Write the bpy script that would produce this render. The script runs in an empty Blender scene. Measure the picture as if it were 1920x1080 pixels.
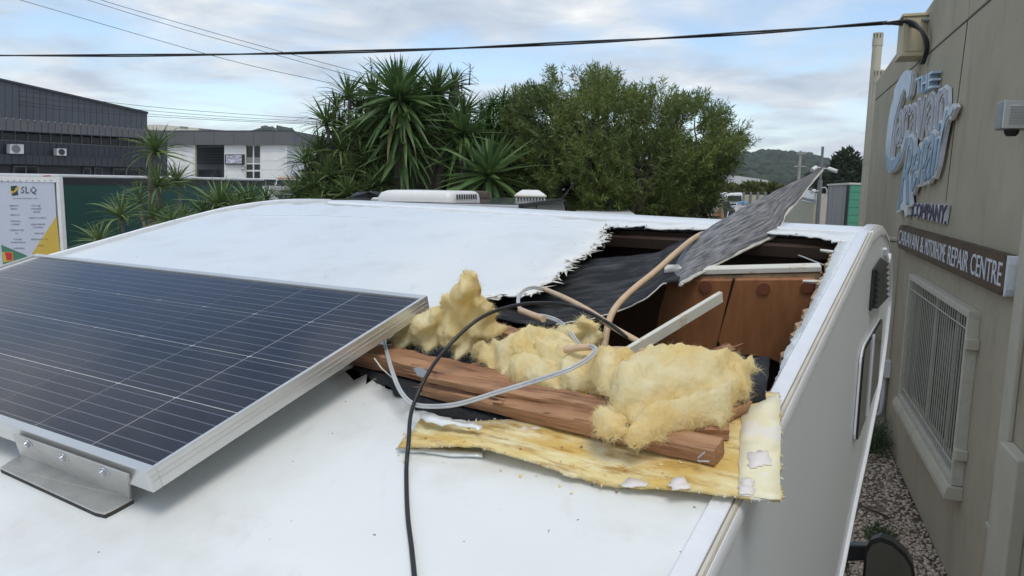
import bpy, math, random
import numpy as np
from mathutils import Vector, Matrix, noise, geometry
rng = np.random.default_rng(7); random.seed(7)
scn = bpy.context.scene
COL = scn.collection
R_ = math.radians

# ------------------------------------------------------------------ camera
FPX, CX, CY = 1390.0, 960.0, 540.0                 # focal length in pixels of the 1920x1080 photograph
EYE = 3.4
dn = np.array([-.018, 1, 194/1390.]); dn /= np.linalg.norm(dn)
fwv = np.array([0, 0, 1.]); fwv = fwv - dn*(fwv@dn); fwv /= np.linalg.norm(fwv)
rtv = np.cross(dn, fwv); rtv = rtv if rtv[0] > 0 else -rtv
RW = np.array([rtv, fwv, -dn])                     # camera axes (right, down, forward) -> world
CAM = np.array([0, 0, EYE])
cam = bpy.data.cameras.new('camera'); camo = bpy.data.objects.new('camera', cam); COL.objects.link(camo)
cam.sensor_width = 36; cam.lens = FPX/1920*36; cam.clip_start = .05; cam.clip_end = 6000
rx, ry, rz = RW@np.array([1, 0, 0]), RW@np.array([0, -1, 0]), RW@np.array([0, 0, -1])
camo.matrix_world = Matrix([[rx[i], ry[i], rz[i], CAM[i]] for i in range(3)] + [[0, 0, 0, 1]])
scn.camera = camo

# ------------------------------------------------------------------ light
SUN_AZ, SUN_EL = R_(168), R_(60)
world = bpy.data.worlds.new('World'); scn.world = world; world.use_nodes = True
nt = world.node_tree; nt.nodes.clear()
def W(t, **k):
    n = nt.nodes.new(t)
    for a, b in k.items(): setattr(n, a, b)
    return n
def wl(a, b): nt.links.new(a, b)
sky = W('ShaderNodeTexSky', sky_type='NISHITA', sun_disc=False, sun_elevation=SUN_EL, sun_rotation=SUN_AZ, air_density=1.0, dust_density=.6, ozone_density=1.6)
tc = W('ShaderNodeTexCoord'); sep = W('ShaderNodeSeparateXYZ'); wl(tc.outputs['Generated'], sep.inputs[0])
def WM(op, a, b=None, clamp=False):
    n = W('ShaderNodeMath', operation=op, use_clamp=clamp)
    for i, v in enumerate((a, b)):
        if v is None: continue
        if isinstance(v, (int, float)): n.inputs[i].default_value = v
        else: wl(v, n.inputs[i])
    return n.outputs[0]
zz = WM('ADD', WM('MAXIMUM', sep.outputs[2], 0.0), .13)
px_, py_ = WM('DIVIDE', sep.outputs[0], zz), WM('DIVIDE', sep.outputs[1], zz)
cmb = W('ShaderNodeCombineXYZ'); wl(px_, cmb.inputs[0]); wl(py_, cmb.inputs[1])
def wnoise(scale, detail, rough, off, dist=0.0):
    mp = W('ShaderNodeMapping'); mp.inputs['Location'].default_value = off; wl(cmb.outputs[0], mp.inputs[0])
    n = W('ShaderNodeTexNoise'); n.inputs['Scale'].default_value = scale; n.inputs['Detail'].default_value = detail
    n.inputs['Roughness'].default_value = rough; n.inputs['Distortion'].default_value = dist; wl(mp.outputs[0], n.inputs['Vector']); return n.outputs['Fac']
def wramp(fac, stops):
    r = W('ShaderNodeValToRGB'); e = r.color_ramp.elements
    while len(e) > 1: e.remove(e[-1])
    e[0].position, e[0].color = stops[0][0], (*stops[0][1], 1)
    for p, c in stops[1:]:
        q = e.new(p); q.color = (*c, 1)
    wl(fac, r.inputs[0]); return r.outputs[0]
cover = wnoise(1.05, 9, .56, (3.1, 1.7, 0), .25)
shade = wnoise(1.9, 7, .6, (7.3, 4.2, 0), .4)
mask = wramp(cover, [(.40, (.10, .10, .10)), (.57, (1, 1, 1))])
ccol = wramp(shade, [(.30, (4.0, 4.8, 5.9)), (.48, (5.3, 5.95, 6.75)), (.62, (6.8, 7.15, 7.5)), (.74, (8.5, 8.6, 8.7))])
mixs = W('ShaderNodeMix', data_type='RGBA'); wl(mask, mixs.inputs[0]); wl(ccol, mixs.inputs[7])
skb = W('ShaderNodeMix', data_type='RGBA', blend_type='MULTIPLY'); skb.inputs[0].default_value = 1; wl(sky.outputs[0], skb.inputs[6]); skb.inputs[7].default_value = (1.5, 1.5, 1.5, 1)
wl(skb.outputs[2], mixs.inputs[6])
bg = W('ShaderNodeBackground'); bg.inputs[1].default_value = .1; wl(mixs.outputs[2], bg.inputs[0])
wo = W('ShaderNodeOutputWorld'); wl(bg.outputs[0], wo.inputs[0])
sl = bpy.data.lights.new('sun', 'SUN'); sl.energy = 1.25; sl.angle = R_(24); sl.color = (1, .95, .87)
so = bpy.data.objects.new('sun', sl); COL.objects.link(so)
sd = Vector((math.sin(SUN_AZ)*math.cos(SUN_EL), math.cos(SUN_AZ)*math.cos(SUN_EL), math.sin(SUN_EL)))
so.rotation_euler = sd.to_track_quat('Z', 'Y').to_euler()
vs = scn.view_settings; vs.view_transform = 'Standard'; vs.look = 'None'; vs.gamma = 1; vs.exposure = 0.33; vs.use_curve_mapping = False
scn.cycles.max_bounces = 8; scn.cycles.transparent_max_bounces = 12

# ------------------------------------------------------------------ rays from the photograph onto real surfaces
def ray(u, v):
    d = RW@np.array([u-CX, v-CY, FPX]); return d/np.linalg.norm(d)
def at(u, v, D):                                   # point seen at pixel (u, v), D metres of horizontal depth (world y)
    d = ray(u, v); return CAM + d*(D/d[1])
def hit(u, v, p0, N):
    d = ray(u, v); return CAM + d*(((np.array(p0)-CAM)@N)/(d@N))
def proj(p):
    c = RW.T@(np.array(p)-CAM); return CX+FPX*c[0]/c[2], CY+FPX*c[1]/c[2]
def azv(a): return np.array([math.sin(R_(a)), math.cos(R_(a)), 0.])
ZU = np.array([0, 0, 1.])
# motorhome frame: U up the sloping roof towards the nose, V to the left, N off the roof
SC = .9
FH = azv(31.4); VV = np.array([-FH[1], FH[0], 0.])
UU = FH*math.cos(R_(12.5)) + ZU*math.sin(R_(12.5))
NN = np.cross(UU, VV); NN = NN*np.sign(NN[2])
P0 = CAM + ray(274, 886)*1.25*SC
Q0 = P0 - NN*.09*SC
VS = -.648                                         # plane of the right-hand side wall
def L(u, v, w=0.0): return Q0 + UU*u + VV*v + NN*w
def RP(u, v, off=0.0): return hit(u, v, Q0+NN*off, NN)
def uv(u, v, off=0.0):
    q = RP(u, v, off)-Q0; return float(q@UU), float(q@VV)
def SP(u, v, vv=VS): return hit(u, v, Q0+VV*vv, VV)
def sun_(u, v, vv=VS):
    q = SP(u, v, vv)-Q0; return float(q@UU), float(q@NN)
# workshop wall frame: a = metres along the wall, z up, o = metres out from the wall towards the van
WF, WN = azv(19.12), np.array([math.cos(R_(19.12)), -math.sin(R_(19.12)), 0.])
WL = 1.68
def WP(a, z, o=0.0): return WF*a + WN*(WL-o) + ZU*z
def wp(u, v, o=0.0):
    q = hit(u, v, WN*(WL-o), WN); return float(q@WF), float(q[2])

# ------------------------------------------------------------------ materials
MATS = {}
def mat(name, col, rough=.5, metal=0., var=.12, vs=4., col2=None, bump=0., bs=60., spec=.5, coat=0., stretch=None, lo=.35, hi=.65, trans=0., objrand=0., attr=None, coords='Object', detail=5):
    m = bpy.data.materials.new(name); m.use_nodes = True; t = m.node_tree; n = t.nodes; b = n['Principled BSDF']
    ln = t.links.new
    b.inputs['Roughness'].default_value = rough; b.inputs['Metallic'].default_value = metal
    b.inputs['Specular IOR Level'].default_value = spec; b.inputs['Coat Weight'].default_value = coat; b.inputs['Coat Roughness'].default_value = .08
    c1 = (*[x*(1-var) for x in col], 1) if col2 is None else (*col2, 1)
    c2 = (*[min(1, x*(1+var*.6)) for x in col], 1) if col2 is None else (*col, 1)
    tcn = n.new('ShaderNodeTexCoord'); mp = n.new('ShaderNodeMapping'); ln(tcn.outputs[coords], mp.inputs[0])
    if stretch: mp.inputs['Scale'].default_value = stretch
    ns = n.new('ShaderNodeTexNoise'); ns.inputs['Scale'].default_value = vs; ns.inputs['Detail'].default_value = detail; ns.inputs['Roughness'].default_value = .62; ln(mp.outputs[0], ns.inputs['Vector'])
    mr = n.new('ShaderNodeMapRange'); mr.inputs[1].default_value = lo; mr.inputs[2].default_value = hi; ln(ns.outputs['Fac'], mr.inputs[0])
    fac = mr.outputs[0]
    if attr or objrand:
        if attr:
            a = n.new('ShaderNodeAttribute'); a.attribute_name = attr; src = a.outputs['Fac']
        else:
            a = n.new('ShaderNodeObjectInfo'); src = a.outputs['Random']
        mm = n.new('ShaderNodeMix'); mm.inputs[0].default_value = .7; ln(fac, mm.inputs[2]); ln(src, mm.inputs[3]); fac = mm.outputs[0]
    mx = n.new('ShaderNodeMix'); mx.data_type = 'RGBA'; mx.inputs[6].default_value = c1; mx.inputs[7].default_value = c2; ln(fac, mx.inputs[0])
    ln(mx.outputs[2], b.inputs['Base Color'])
    if bump:
        nb = n.new('ShaderNodeTexNoise'); nb.inputs['Scale'].default_value = bs; nb.inputs['Detail'].default_value = 4; ln(mp.outputs[0], nb.inputs['Vector'])
        bp = n.new('ShaderNodeBump'); bp.inputs['Strength'].default_value = min(1, bump); bp.inputs['Distance'].default_value = .01; ln(nb.outputs['Fac'], bp.inputs['Height']); ln(bp.outputs[0], b.inputs['Normal'])
    if trans:
        tr = n.new('ShaderNodeBsdfTranslucent'); ln(mx.outputs[2], tr.inputs[0]); ms = n.new('ShaderNodeMixShader'); ms.inputs[0].default_value = trans
        ln(b.outputs[0], ms.inputs[1]); ln(tr.outputs[0], ms.inputs[2]); ln(ms.outputs[0], n['Material Output'].inputs[0])
    m['mx'] = mx.name
    MATS[name] = m; return m
def overlay(m, col, scale, lo, hi, amount=1., stretch=None, detail=6, off=(0, 0, 0), coords='Object', dist=0.):
    """a second layer of stain or wear over a material's colour"""
    t = m.node_tree; n = t.nodes; ln = t.links.new; b = n['Principled BSDF']
    src = b.inputs['Base Color'].links[0].from_socket
    tcn = n.new('ShaderNodeTexCoord'); mp = n.new('ShaderNodeMapping'); ln(tcn.outputs[coords], mp.inputs[0]); mp.inputs['Location'].default_value = off
    if stretch: mp.inputs['Scale'].default_value = stretch
    ns = n.new('ShaderNodeTexNoise'); ns.inputs['Scale'].default_value = scale; ns.inputs['Detail'].default_value = detail; ns.inputs['Roughness'].default_value = .65; ns.inputs['Distortion'].default_value = dist; ln(mp.outputs[0], ns.inputs['Vector'])
    mr = n.new('ShaderNodeMapRange'); mr.inputs[1].default_value = lo; mr.inputs[2].default_value = hi; mr.inputs[4].default_value = amount; ln(ns.outputs['Fac'], mr.inputs[0])
    mx = n.new('ShaderNodeMix'); mx.data_type = 'RGBA'; ln(mr.outputs[0], mx.inputs[0]); ln(src, mx.inputs[6]); mx.inputs[7].default_value = (*col, 1)
    ln(mx.outputs[2], b.inputs['Base Color']); return m

m_gel = mat('white_gelcoat', (.80, .82, .80), .3, var=.035, vs=2.2, coat=.55)
overlay(m_gel, (.60, .57, .50), 4.5, .52, .80, .6)
overlay(m_gel, (.50, .42, .33), 14, .60, .80, .35, off=(9, 2, 0), stretch=(1, .4, 1))
overlay(m_gel, (.40, .36, .30), 2.1, .60, .82, .28, off=(2, 6, 0))
overlay(m_gel, (.55, .44, .33), 9, .70, .80, .5, off=(3, 1, 0))
overlay(m_gel, (.12, .11, .10), 55, .735, .76, .8, off=(1, 7, 2), detail=2)
m_gelside = mat('white_side_wall', (.80, .84, .88), .34, var=.03, vs=1.2, coat=.15)
m_trim = mat('white_moulding', (.80, .82, .85), .25, var=.04, vs=20, coat=.3)
overlay(m_trim, (.10, .09, .08), 22, .66, .75, .7, stretch=(1, 1, 3))
m_trimgrey = mat('moulding_insert', (.60, .55, .46), .4, var=.1, vs=15)
m_black = mat('black_plastic', (.018, .019, .021), .42, var=.2, vs=30)
m_dkgrey = mat('dark_grey_plastic', (.055, .06, .065), .4, var=.15, vs=20)
m_dark = mat('painted_interior_shade', (.022, .018, .016), .8, var=.3, vs=5)  # near-black colour carries the shade of the enclosed interior
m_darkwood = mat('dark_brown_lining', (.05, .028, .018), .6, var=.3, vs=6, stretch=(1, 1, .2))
m_felt = mat('black_felt_lining', (.036, .038, .042), .88, var=.5, vs=9, stretch=(1, 1, 1), bump=.5, bs=220, spec=.2)
m_felt_lit = mat('lit_scuffed_lining', (.36, .365, .38), .75, col2=(.07, .074, .08), vs=1., spec=.25, bump=.4, bs=160)  # lining copy paled for the light on the raised flap, plus scuff streaks
m_felt_shade = mat('shaded_worn_lining', (.14, .142, .146), .8, col2=(.022, .024, .027), vs=1., spec=.25, bump=.4, bs=160, lo=.45, hi=.85)  # same lining darkened for the shade down in the hole, plus worn streaks
m_lam = mat('cupboard_laminate', (.38, .165, .07), .38, var=.28, vs=22, stretch=(1, 1, .05), detail=8)
m_wood = mat('raw_timber', (.47, .26, .14), .8, col2=(.27, .125, .062), vs=5, stretch=(.7, 9, 9), bump=.5, bs=20, detail=9, coords='Object')
overlay(m_wood, (.07, .035, .022), 6, .56, .70, .85, stretch=(.6, 7, 7), off=(2, 0, 0))
overlay(m_wood, (.60, .40, .25), 9, .62, .74, .6, stretch=(.5, 9, 9), off=(7, 3, 0))
m_ply = mat('torn_plywood', (.40, .28, .17), .8, var=.4, vs=40)
m_stick = mat('painted_batten', (.70, .68, .60), .6, var=.1, vs=8)
overlay(m_stick, (.45, .30, .14), 16, .56, .66, .8)
m_ins = mat('glass_wool', (.98, .90, .60), .95, col2=(.95, .76, .36), vs=13, spec=.05, bump=.6, bs=60, trans=.40, lo=.38, hi=.60, detail=7)
m_insf = mat('glass_wool_fibre', (.99, .93, .66), .95, col2=(.97, .83, .46), vs=14, spec=.05, trans=.45)
m_fray = mat('frayed_fibreglass', (.78, .75, .67), .8, var=.2, vs=40, trans=.2)
m_glue = mat('glue_stained_sheet', (.87, .83, .58), .7, col2=(.78, .66, .30), vs=9, lo=.35, hi=.7, bump=.08, bs=120, coords='UV', stretch=(1.6, .8, 1))
overlay(m_glue, (.64, .40, .075), 9, .41, .58, .85, off=(2, 1, 0), coords='UV', stretch=(1.5, .6, 1), detail=9)
overlay(m_glue, (.40, .21, .03), 26, .50, .66, .85, stretch=(2.2, .55, 1), detail=9, coords='UV')
overlay(m_glue, (.80, .76, .68), 8.5, .66, .69, .95, off=(4, 2, 0), detail=3)
m_cream = mat('cream_sheet', (.85, .80, .58), .6, col2=(.78, .71, .43), vs=14, bump=.06, bs=90)
overlay(m_cream, (.82, .78, .70), 9, .6, .63, .9, off=(1, 5, 0), detail=3)
m_alu = mat('aluminium', (.72, .72, .70), .38, .75, var=.06, vs=8, stretch=(1, 1, 1), bump=.05, bs=200)
m_alubr = mat('bracket_steel', (.64, .62, .58), .45, .8, var=.16, vs=9, bump=.08, bs=150)
overlay(m_alubr, (.22, .15, .09), 14, .64, .78, .6)
m_bolt = mat('zinc_bolt', (.6, .62, .64), .3, .9, var=.1)
m_wire = mat('grey_twin_wire', (.52, .53, .53), .35, var=.1, vs=30, coat=.3)
m_tan = mat('tan_conduit', (.62, .44, .28), .5, var=.12, vs=30)
m_wall = mat('rendered_wall', (.46, .398, .28), .85, var=.10, vs=1.1, bump=.25, bs=45)
overlay(m_wall, (.25, .215, .155), 1.3, .50, .78, .5, stretch=(1.2, 1.2, .4), dist=1.)
overlay(m_wall, (.20, .175, .13), 1.9, .55, .78, .45, stretch=(1.5, 1.5, .35), off=(3, 8, 2), dist=.8)
overlay(m_wall, (.17, .145, .11), 5, .66, .76, .45, stretch=(2, 2, .25), off=(1, 4, 7), dist=.5)
overlay(m_wall, (.60, .55, .45), 2.4, .60, .80, .35, stretch=(1.2, 1.2, .35), off=(5, 3, 1))
overlay(m_wall, (.10, .09, .075), 9, .70, .80, .6, off=(1, 2, 9), stretch=(1, 1, .6))
m_wallL = mat('painted_column', (.56, .51, .39), .75, var=.08, vs=2, bump=.15, bs=50)
overlay(m_wallL, (.22, .20, .16), 3, .58, .8, .5, stretch=(1.4, 1.4, .3))
m_joint = mat('joint_sealant', (.05, .047, .042), .8, var=.3, vs=20)
m_grille = mat('cream_steel', (.58, .54, .43), .5, var=.1, vs=14)
m_glass = mat('dark_window_glass', (.015, .017, .02), .06, var=.1, spec=.4)
m_glassg = mat('greenish_window_glass', (.05, .06, .055), .08, var=.1, spec=.7)
m_conc = mat('grey_concrete', (.32, .31, .29), .9, var=.15, vs=1.5, bump=.3, bs=30)
m_asph = mat('yard_concrete', (.27, .26, .24), .9, var=.25, vs=.8, bump=.3, bs=40)
m_dirt = mat('gravel_bed', (.22, .16, .12), .95, var=.4, vs=30, bump=.6, bs=70)
m_stone = mat('gravel_stone', (.80, .70, .56), .85, col2=(.36, .25, .16), attr='tint', vs=60)
m_bark = mat('grey_bark', (.20, .17, .14), .9, var=.3, vs=12, bump=.6, bs=50, stretch=(1, 1, 2.5))
m_barkd = mat('brown_bark', (.10, .075, .055), .9, var=.3, vs=14, bump=.6, bs=40)
m_yuc = mat('yucca_leaf', (.16, .25, .08), .45, col2=(.055, .11, .035), objrand=1, vs=6, trans=.2, spec=.45)
m_yucs = mat('yucca_leaf_mass', (.15, .235, .075), .45, col2=(.05, .10, .03), attr='tint', vs=6, trans=.2, spec=.45)
m_dry = mat('yellowed_yucca_leaf', (.25, .22, .075), .5, col2=(.12, .12, .04), attr='tint', vs=6, trans=.12)
m_drac = mat('dragon_tree_leaf', (.20, .27, .09), .45, col2=(.065, .12, .04), objrand=1, vs=6, trans=.22, spec=.45)
m_dracs = mat('dragon_tree_leaf_mass', (.19, .26, .085), .45, col2=(.06, .115, .035), attr='tint', vs=6, trans=.22, spec=.45)
m_pand = mat('bright_rosette_leaf', (.14, .25, .055), .4, col2=(.04, .11, .028), attr='tint', vs=6, trans=.2)
m_bott = mat('bottlebrush_leaf', (.25, .31, .075), .5, col2=(.035, .07, .022), attr='tint', vs=2, trans=.3)
m_tree = mat('distant_foliage', (.19, .20, .07), .9, spec=.1, col2=(.05, .07, .028), attr='tint', vs=.6, trans=.1)
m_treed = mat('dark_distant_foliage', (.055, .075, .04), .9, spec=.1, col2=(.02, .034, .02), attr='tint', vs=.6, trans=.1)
m_grassdry = mat('dry_weed', (.30, .21, .10), .8, col2=(.13, .10, .045), attr='tint', vs=9, trans=.2)
m_grass = mat('green_weed', (.11, .15, .05), .7, col2=(.04, .065, .025), attr='tint', vs=9, trans=.2)
m_clad = mat('charcoal_cladding', (.075, .083, .095), .5, var=.08, vs=1)
m_cladd = mat('dark_charcoal_cladding', (.040, .043, .052), .5, var=.1, vs=1)
m_awn = mat('awning_sheeting', (.088, .088, .096), .85, spec=.1, var=.08, vs=1)
m_frame = mat('grey_window_frame', (.22, .22, .225), .5, var=.1)
m_whitew = mat('white_tilt_panel', (.74, .74, .71), .8, var=.05, vs=.6)
m_fascia = mat('grey_fascia', (.115, .118, .12), .6, var=.06, vs=.5)
m_creamw = mat('cream_far_wall', (.62, .59, .50), .8, var=.06)
m_acw = mat('white_appliance', (.78, .77, .74), .4, var=.05, vs=6)
m_fan = mat('fan_grille', (.05, .05, .05), .5, var=.3, vs=50)
m_truckw = mat('white_truck_paint', (.70, .70, .70), .4, var=.05, vs=3)
m_banner = mat('pale_banner', (.56, .58, .66), .5, var=.03, vs=2)
m_green = mat('green_curtain', (.010, .062, .050), .32, var=.14, vs=.7, spec=.5)
m_logog = mat('dark_green_print', (.012, .05, .035), .5, var=.05)
m_logoy = mat('yellow_print', (.62, .42, .06), .5, var=.05)
m_logogr = mat('mid_green_print', (.06, .20, .12), .5, var=.05)
m_red = mat('red_print', (.55, .03, .03), .5, var=.05)
m_txt = mat('dark_print', (.05, .05, .07), .6, var=.05)
m_blk = mat('grey_block', (.30, .29, .27), .9, var=.12, vs=3, objrand=.5)
overlay(m_blk, (.09, .085, .08), 1.1, .52, .62, .8, stretch=(2.2, 2.2, .12))
m_blkg = mat('green_painted_block', (.08, .30, .20), .7, var=.1, vs=4, objrand=.5)
m_shed = mat('cream_shed_sheet', (.52, .48, .36), .6, var=.12, vs=1.2, stretch=(1, 1, .3))
m_shedr = mat('shed_roof', (.36, .38, .36), .6, var=.1)
m_sgold = mat('sign_backing', (.115, .075, .045), .55, var=.25, vs=3, spec=.2)
overlay(m_sgold, (.25, .16, .04), 3.2, .58, .66, .6, off=(1, 0, 3), stretch=(1, 1, 2))
m_swhite = mat('sign_white_edge', (.74, .75, .75), .5, var=.08, vs=12)
m_sblue = mat('sign_pale_blue', (.36, .48, .60), .4, col2=(.55, .63, .70), vs=2.2)
m_sblued = mat('sign_mid_blue', (.14, .26, .37), .4, col2=(.30, .44, .56), vs=4)
m_smauve = mat('sign_grey_mauve', (.36, .35, .38), .5, col2=(.44, .44, .47), vs=3)
m_silver = mat('sign_silver_letter', (.70, .70, .72), .5, var=.06)
m_dletter = mat('faded_purple_letter', (.07, .05, .08), .6, col2=(.13, .11, .14), vs=30)
m_meter = mat('cream_meter_box', (.56, .48, .30), .6, var=.08)
m_pipe = mat('painted_pipe', (.50, .455, .345), .65, var=.08, vs=3)
m_hill = mat('hill_ground', (.05, .07, .04), .9, var=.3, vs=.02)
m_cara = mat('caravan_grey', (.36, .365, .37), .25, var=.06, vs=2, coat=.3)
m_carag = mat('caravan_roof', (.10, .105, .105), .15, var=.2, vs=2, coat=.4)
m_tanp = mat('tan_truck_paint', (.36, .28, .18), .5, var=.15, vs=5)
m_bluep = mat('blue_plastic', (.04, .24, .50), .4, var=.1)
m_orange = mat('orange_lamp_lens', (.55, .14, .04), .3, var=.1)
m_pole = mat('weathered_pole', (.30, .29, .25), .9, var=.15, vs=3)
m_galv = mat('galvanised_pole', (.34, .35, .35), .45, .6, var=.1)
m_tarp = mat('pale_warehouse_roof', (.50, .50, .49), .6, var=.06, vs=.1)
m_navy = mat('navy_roof', (.05, .06, .075), .6, var=.1)
# solar cell: thin busbars along V, printed on the cell
def cellmat():
    m = mat('solar_cell', (.026, .031, .050), .25, var=.22, vs=3, coat=0., objrand=.6, spec=.5)
    t = m.node_tree; n = t.nodes; ln = t.links.new; b = n['Principled BSDF']; src = b.inputs['Base Color'].links[0].from_socket
    tcn = n.new('ShaderNodeTexCoord'); sp = n.new('ShaderNodeSeparateXYZ'); ln(tcn.outputs['Object'], sp.inputs[0])
    a = n.new('ShaderNodeMath'); a.operation = 'MULTIPLY'; a.inputs[1].default_value = 1/.0245; ln(sp.outputs[0], a.inputs[0])
    f = n.new('ShaderNodeMath'); f.operation = 'FRACT'; ln(a.outputs[0], f.inputs[0])
    c = n.new('ShaderNodeMath'); c.operation = 'COMPARE'; c.inputs[1].default_value = .5; c.inputs[2].default_value = .045; ln(f.outputs[0], c.inputs[0])
    mx = n.new('ShaderNodeMix'); mx.data_type = 'RGBA'; ln(c.outputs[0], mx.inputs[0]); ln(src, mx.inputs[6]); mx.inputs[7].default_value = (.17, .19, .24, 1)
    ln(mx.outputs[2], b.inputs['Base Color']); return m
m_cell = cellmat()
m_back = mat('white_backsheet', (.74, .76, .78), .5, var=.05)
def glassmat():
    m = bpy.data.materials.new('clear_panel_glass'); m.use_nodes = True; t = m.node_tree; n = t.nodes; ln = t.links.new; n.remove(n['Principled BSDF'])
    tr = n.new('ShaderNodeBsdfTransparent'); gl = n.new('ShaderNodeBsdfGlossy'); gl.inputs['Roughness'].default_value = .07; fr = n.new('ShaderNodeFresnel'); fr.inputs[0].default_value = 1.42
    ms = n.new('ShaderNodeMixShader'); ln(fr.outputs[0], ms.inputs[0]); ln(tr.outputs[0], ms.inputs[1]); ln(gl.outputs[0], ms.inputs[2]); ln(ms.outputs[0], n['Material Output'].inputs[0]); return m
m_pglass = glassmat()

# ------------------------------------------------------------------ object helpers
def tag(o, label=None, cat=None, group=None, kind=None):
    if label: o['label'] = label
    if cat: o['category'] = cat
    if group: o['group'] = group
    if kind: o['kind'] = kind
    return o
def thing(name, label, cat, loc=(0, 0, 0), group=None):
    o = bpy.data.objects.new(name, None); o.location = tuple(loc); o.empty_display_size = .2; COL.objects.link(o)
    return tag(o, label, cat, group)
def origin(p):
    o = np.zeros(3)
    while p is not None:
        o += np.array(p.location); p = p.parent
    return o
def link(name, me, m, parent=None, smooth=False):
    o = bpy.data.objects.new(name, me); COL.objects.link(o)
    if m is not None and not me.materials: me.materials.append(m)
    if parent is not None: o.parent = parent
    if smooth:
        me.polygons.foreach_set('use_smooth', np.ones(len(me.polygons), bool))
    return o
def mk(name, verts, faces, m, parent=None, smooth=False, tint=None, kind=None):
    """one mesh object from world-space vertices (the parent's own place is taken off)"""
    v = np.asarray(verts, float) - origin(parent)
    me = bpy.data.meshes.new(name)
    if isinstance(faces, np.ndarray):
        nv, nf, k = len(v), len(faces), faces.shape[1]
        me.vertices.add(nv); me.vertices.foreach_set('co', v.astype(np.float32).ravel())
        me.loops.add(nf*k); me.loops.foreach_set('vertex_index', faces.astype(np.int32).ravel())
        me.polygons.add(nf); me.polygons.foreach_set('loop_start', np.arange(0, nf*k, k, dtype=np.int32))
        me.update(calc_edges=True)
    else:
        me.from_pydata([tuple(p) for p in v], [], [tuple(int(i) for i in f) for f in faces])
    if tint is not None:
        a = me.attributes.new('tint', 'FLOAT', 'POINT'); a.data.foreach_set('value', np.asarray(tint, np.float32))
    o = link(name, me, m, parent, smooth)
    if kind: o['kind'] = kind
    return o
def bev(o, w=.004, seg=2):
    b = o.modifiers.new('bevel', 'BEVEL'); b.width = w; b.segments = seg; b.limit_method = 'ANGLE'; b.angle_limit = R_(40); return o
def autosm(o):
    o.data.polygons.foreach_set('use_smooth', np.ones(len(o.data.polygons), bool))
    me = o.data; me.set_sharp_from_angle(angle=R_(38)); return o
class MB:
    def __init__(s): s.v, s.f, s.n = [], [], 0
    def add(s, v, f):
        s.v.append(np.asarray(v, float)); s.f += [tuple(i+s.n for i in q) for q in f]; s.n += len(v); return s
    def box(s, c, ax, ay, az_):                    # centre and three half-axis vectors
        c = np.asarray(c, float); ax, ay, az_ = (np.asarray(q, float) for q in (ax, ay, az_))
        v = [c+i*ax+j*ay+k*az_ for k in (-1, 1) for j in (-1, 1) for i in (-1, 1)]
        return s.add(v, [(0, 2, 3, 1), (4, 5, 7, 6), (0, 1, 5, 4), (2, 6, 7, 3), (0, 4, 6, 2), (1, 3, 7, 5)])
    def prism(s, pts, d):                          # polygon (3-D points) swept by vector d
        n = len(pts); a = np.asarray(pts, float); v = np.vstack([a, a+np.asarray(d)])
        return s.add(v, [tuple(range(n))[::-1], tuple(range(n, 2*n))] + [(i, (i+1) % n, n+(i+1) % n, n+i) for i in range(n)])
    def tube(s, pts, r, n=8, cap=True):
        pts = [np.asarray(p, float) for p in pts]; rr = r if hasattr(r, '__len__') else [r]*len(pts)
        t0 = pts[1]-pts[0]; ref = np.array([0, 0, 1.]) if abs(t0[2]) < .9*np.linalg.norm(t0) else np.array([1., 0, 0])
        v = []; a = np.cross(t0, ref); a /= np.linalg.norm(a)
        for i, p in enumerate(pts):
            t = pts[min(i+1, len(pts)-1)]-pts[max(i-1, 0)]; t = t/(np.linalg.norm(t)+1e-9)
            a = a - t*(a@t); a /= np.linalg.norm(a)+1e-9; b = np.cross(t, a)
            for k in range(n):
                q = 2*math.pi*k/n; v.append(p+rr[i]*(math.cos(q)*a+math.sin(q)*b))
        f = [(i*n+k, i*n+(k+1) % n, (i+1)*n+(k+1) % n, (i+1)*n+k) for i in range(len(pts)-1) for k in range(n)]
        if cap: f += [tuple(range(n))[::-1], tuple(range((len(pts)-1)*n, len(pts)*n))]
        return s.add(v, f)
    def sweep(s, pts, sec, A, B=None):             # section [(x,y)] swept along pts; x along vector A, y along the in-plane normal
        n = len(sec); v = []; pts = [np.asarray(p, float) for p in pts]
        for i, p in enumerate(pts):
            t = pts[min(i+1, len(pts)-1)]-pts[max(i-1, 0)]; t /= np.linalg.norm(t); bn = np.cross(A, t); bn /= np.linalg.norm(bn)
            if B is not None and bn@B < 0 and i == 0: s_ = -1
            elif i == 0: s_ = 1
            v += [p+x*np.asarray(A)+y*s_*bn for x, y in sec]
        f = [(i*n+k, i*n+(k+1) % n, (i+1)*n+(k+1) % n, (i+1)*n+k) for i in range(len(pts)-1) for k in range(n)]
        f += [tuple(range(n))[::-1], tuple(range((len(pts)-1)*n, len(pts)*n))]
        return s.add(v, f)
    def build(s, name, m, parent=None, smooth=False, bevel=0, kind=None):
        me = np.vstack(s.v); o = mk(name, me, s.f, m, parent, False, None, kind)
        fixn(o)
        if smooth: autosm(o)
        if bevel: bev(o, bevel)
        return o
import bmesh
def fixn(o):
    b = bmesh.new(); b.from_mesh(o.data); bmesh.ops.recalc_face_normals(b, faces=b.faces[:]); b.to_mesh(o.data); b.free()
def spline(pts, n=12):
    p = [np.asarray(q, float) for q in pts]; p = [2*p[0]-p[1]]+p+[2*p[-1]-p[-2]]; out = []
    for i in range(1, len(p)-2):
        for k in range(n):
            t = k/n; a, b, c, d = p[i-1:i+3]
            out.append(.5*((2*b)+(c-a)*t+(2*a-5*b+4*c-d)*t*t+(3*b-a-3*c+d)*t**3))
    out.append(p[-2]); return out
def lerp(a, b, t): return a+(b-a)*t
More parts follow.
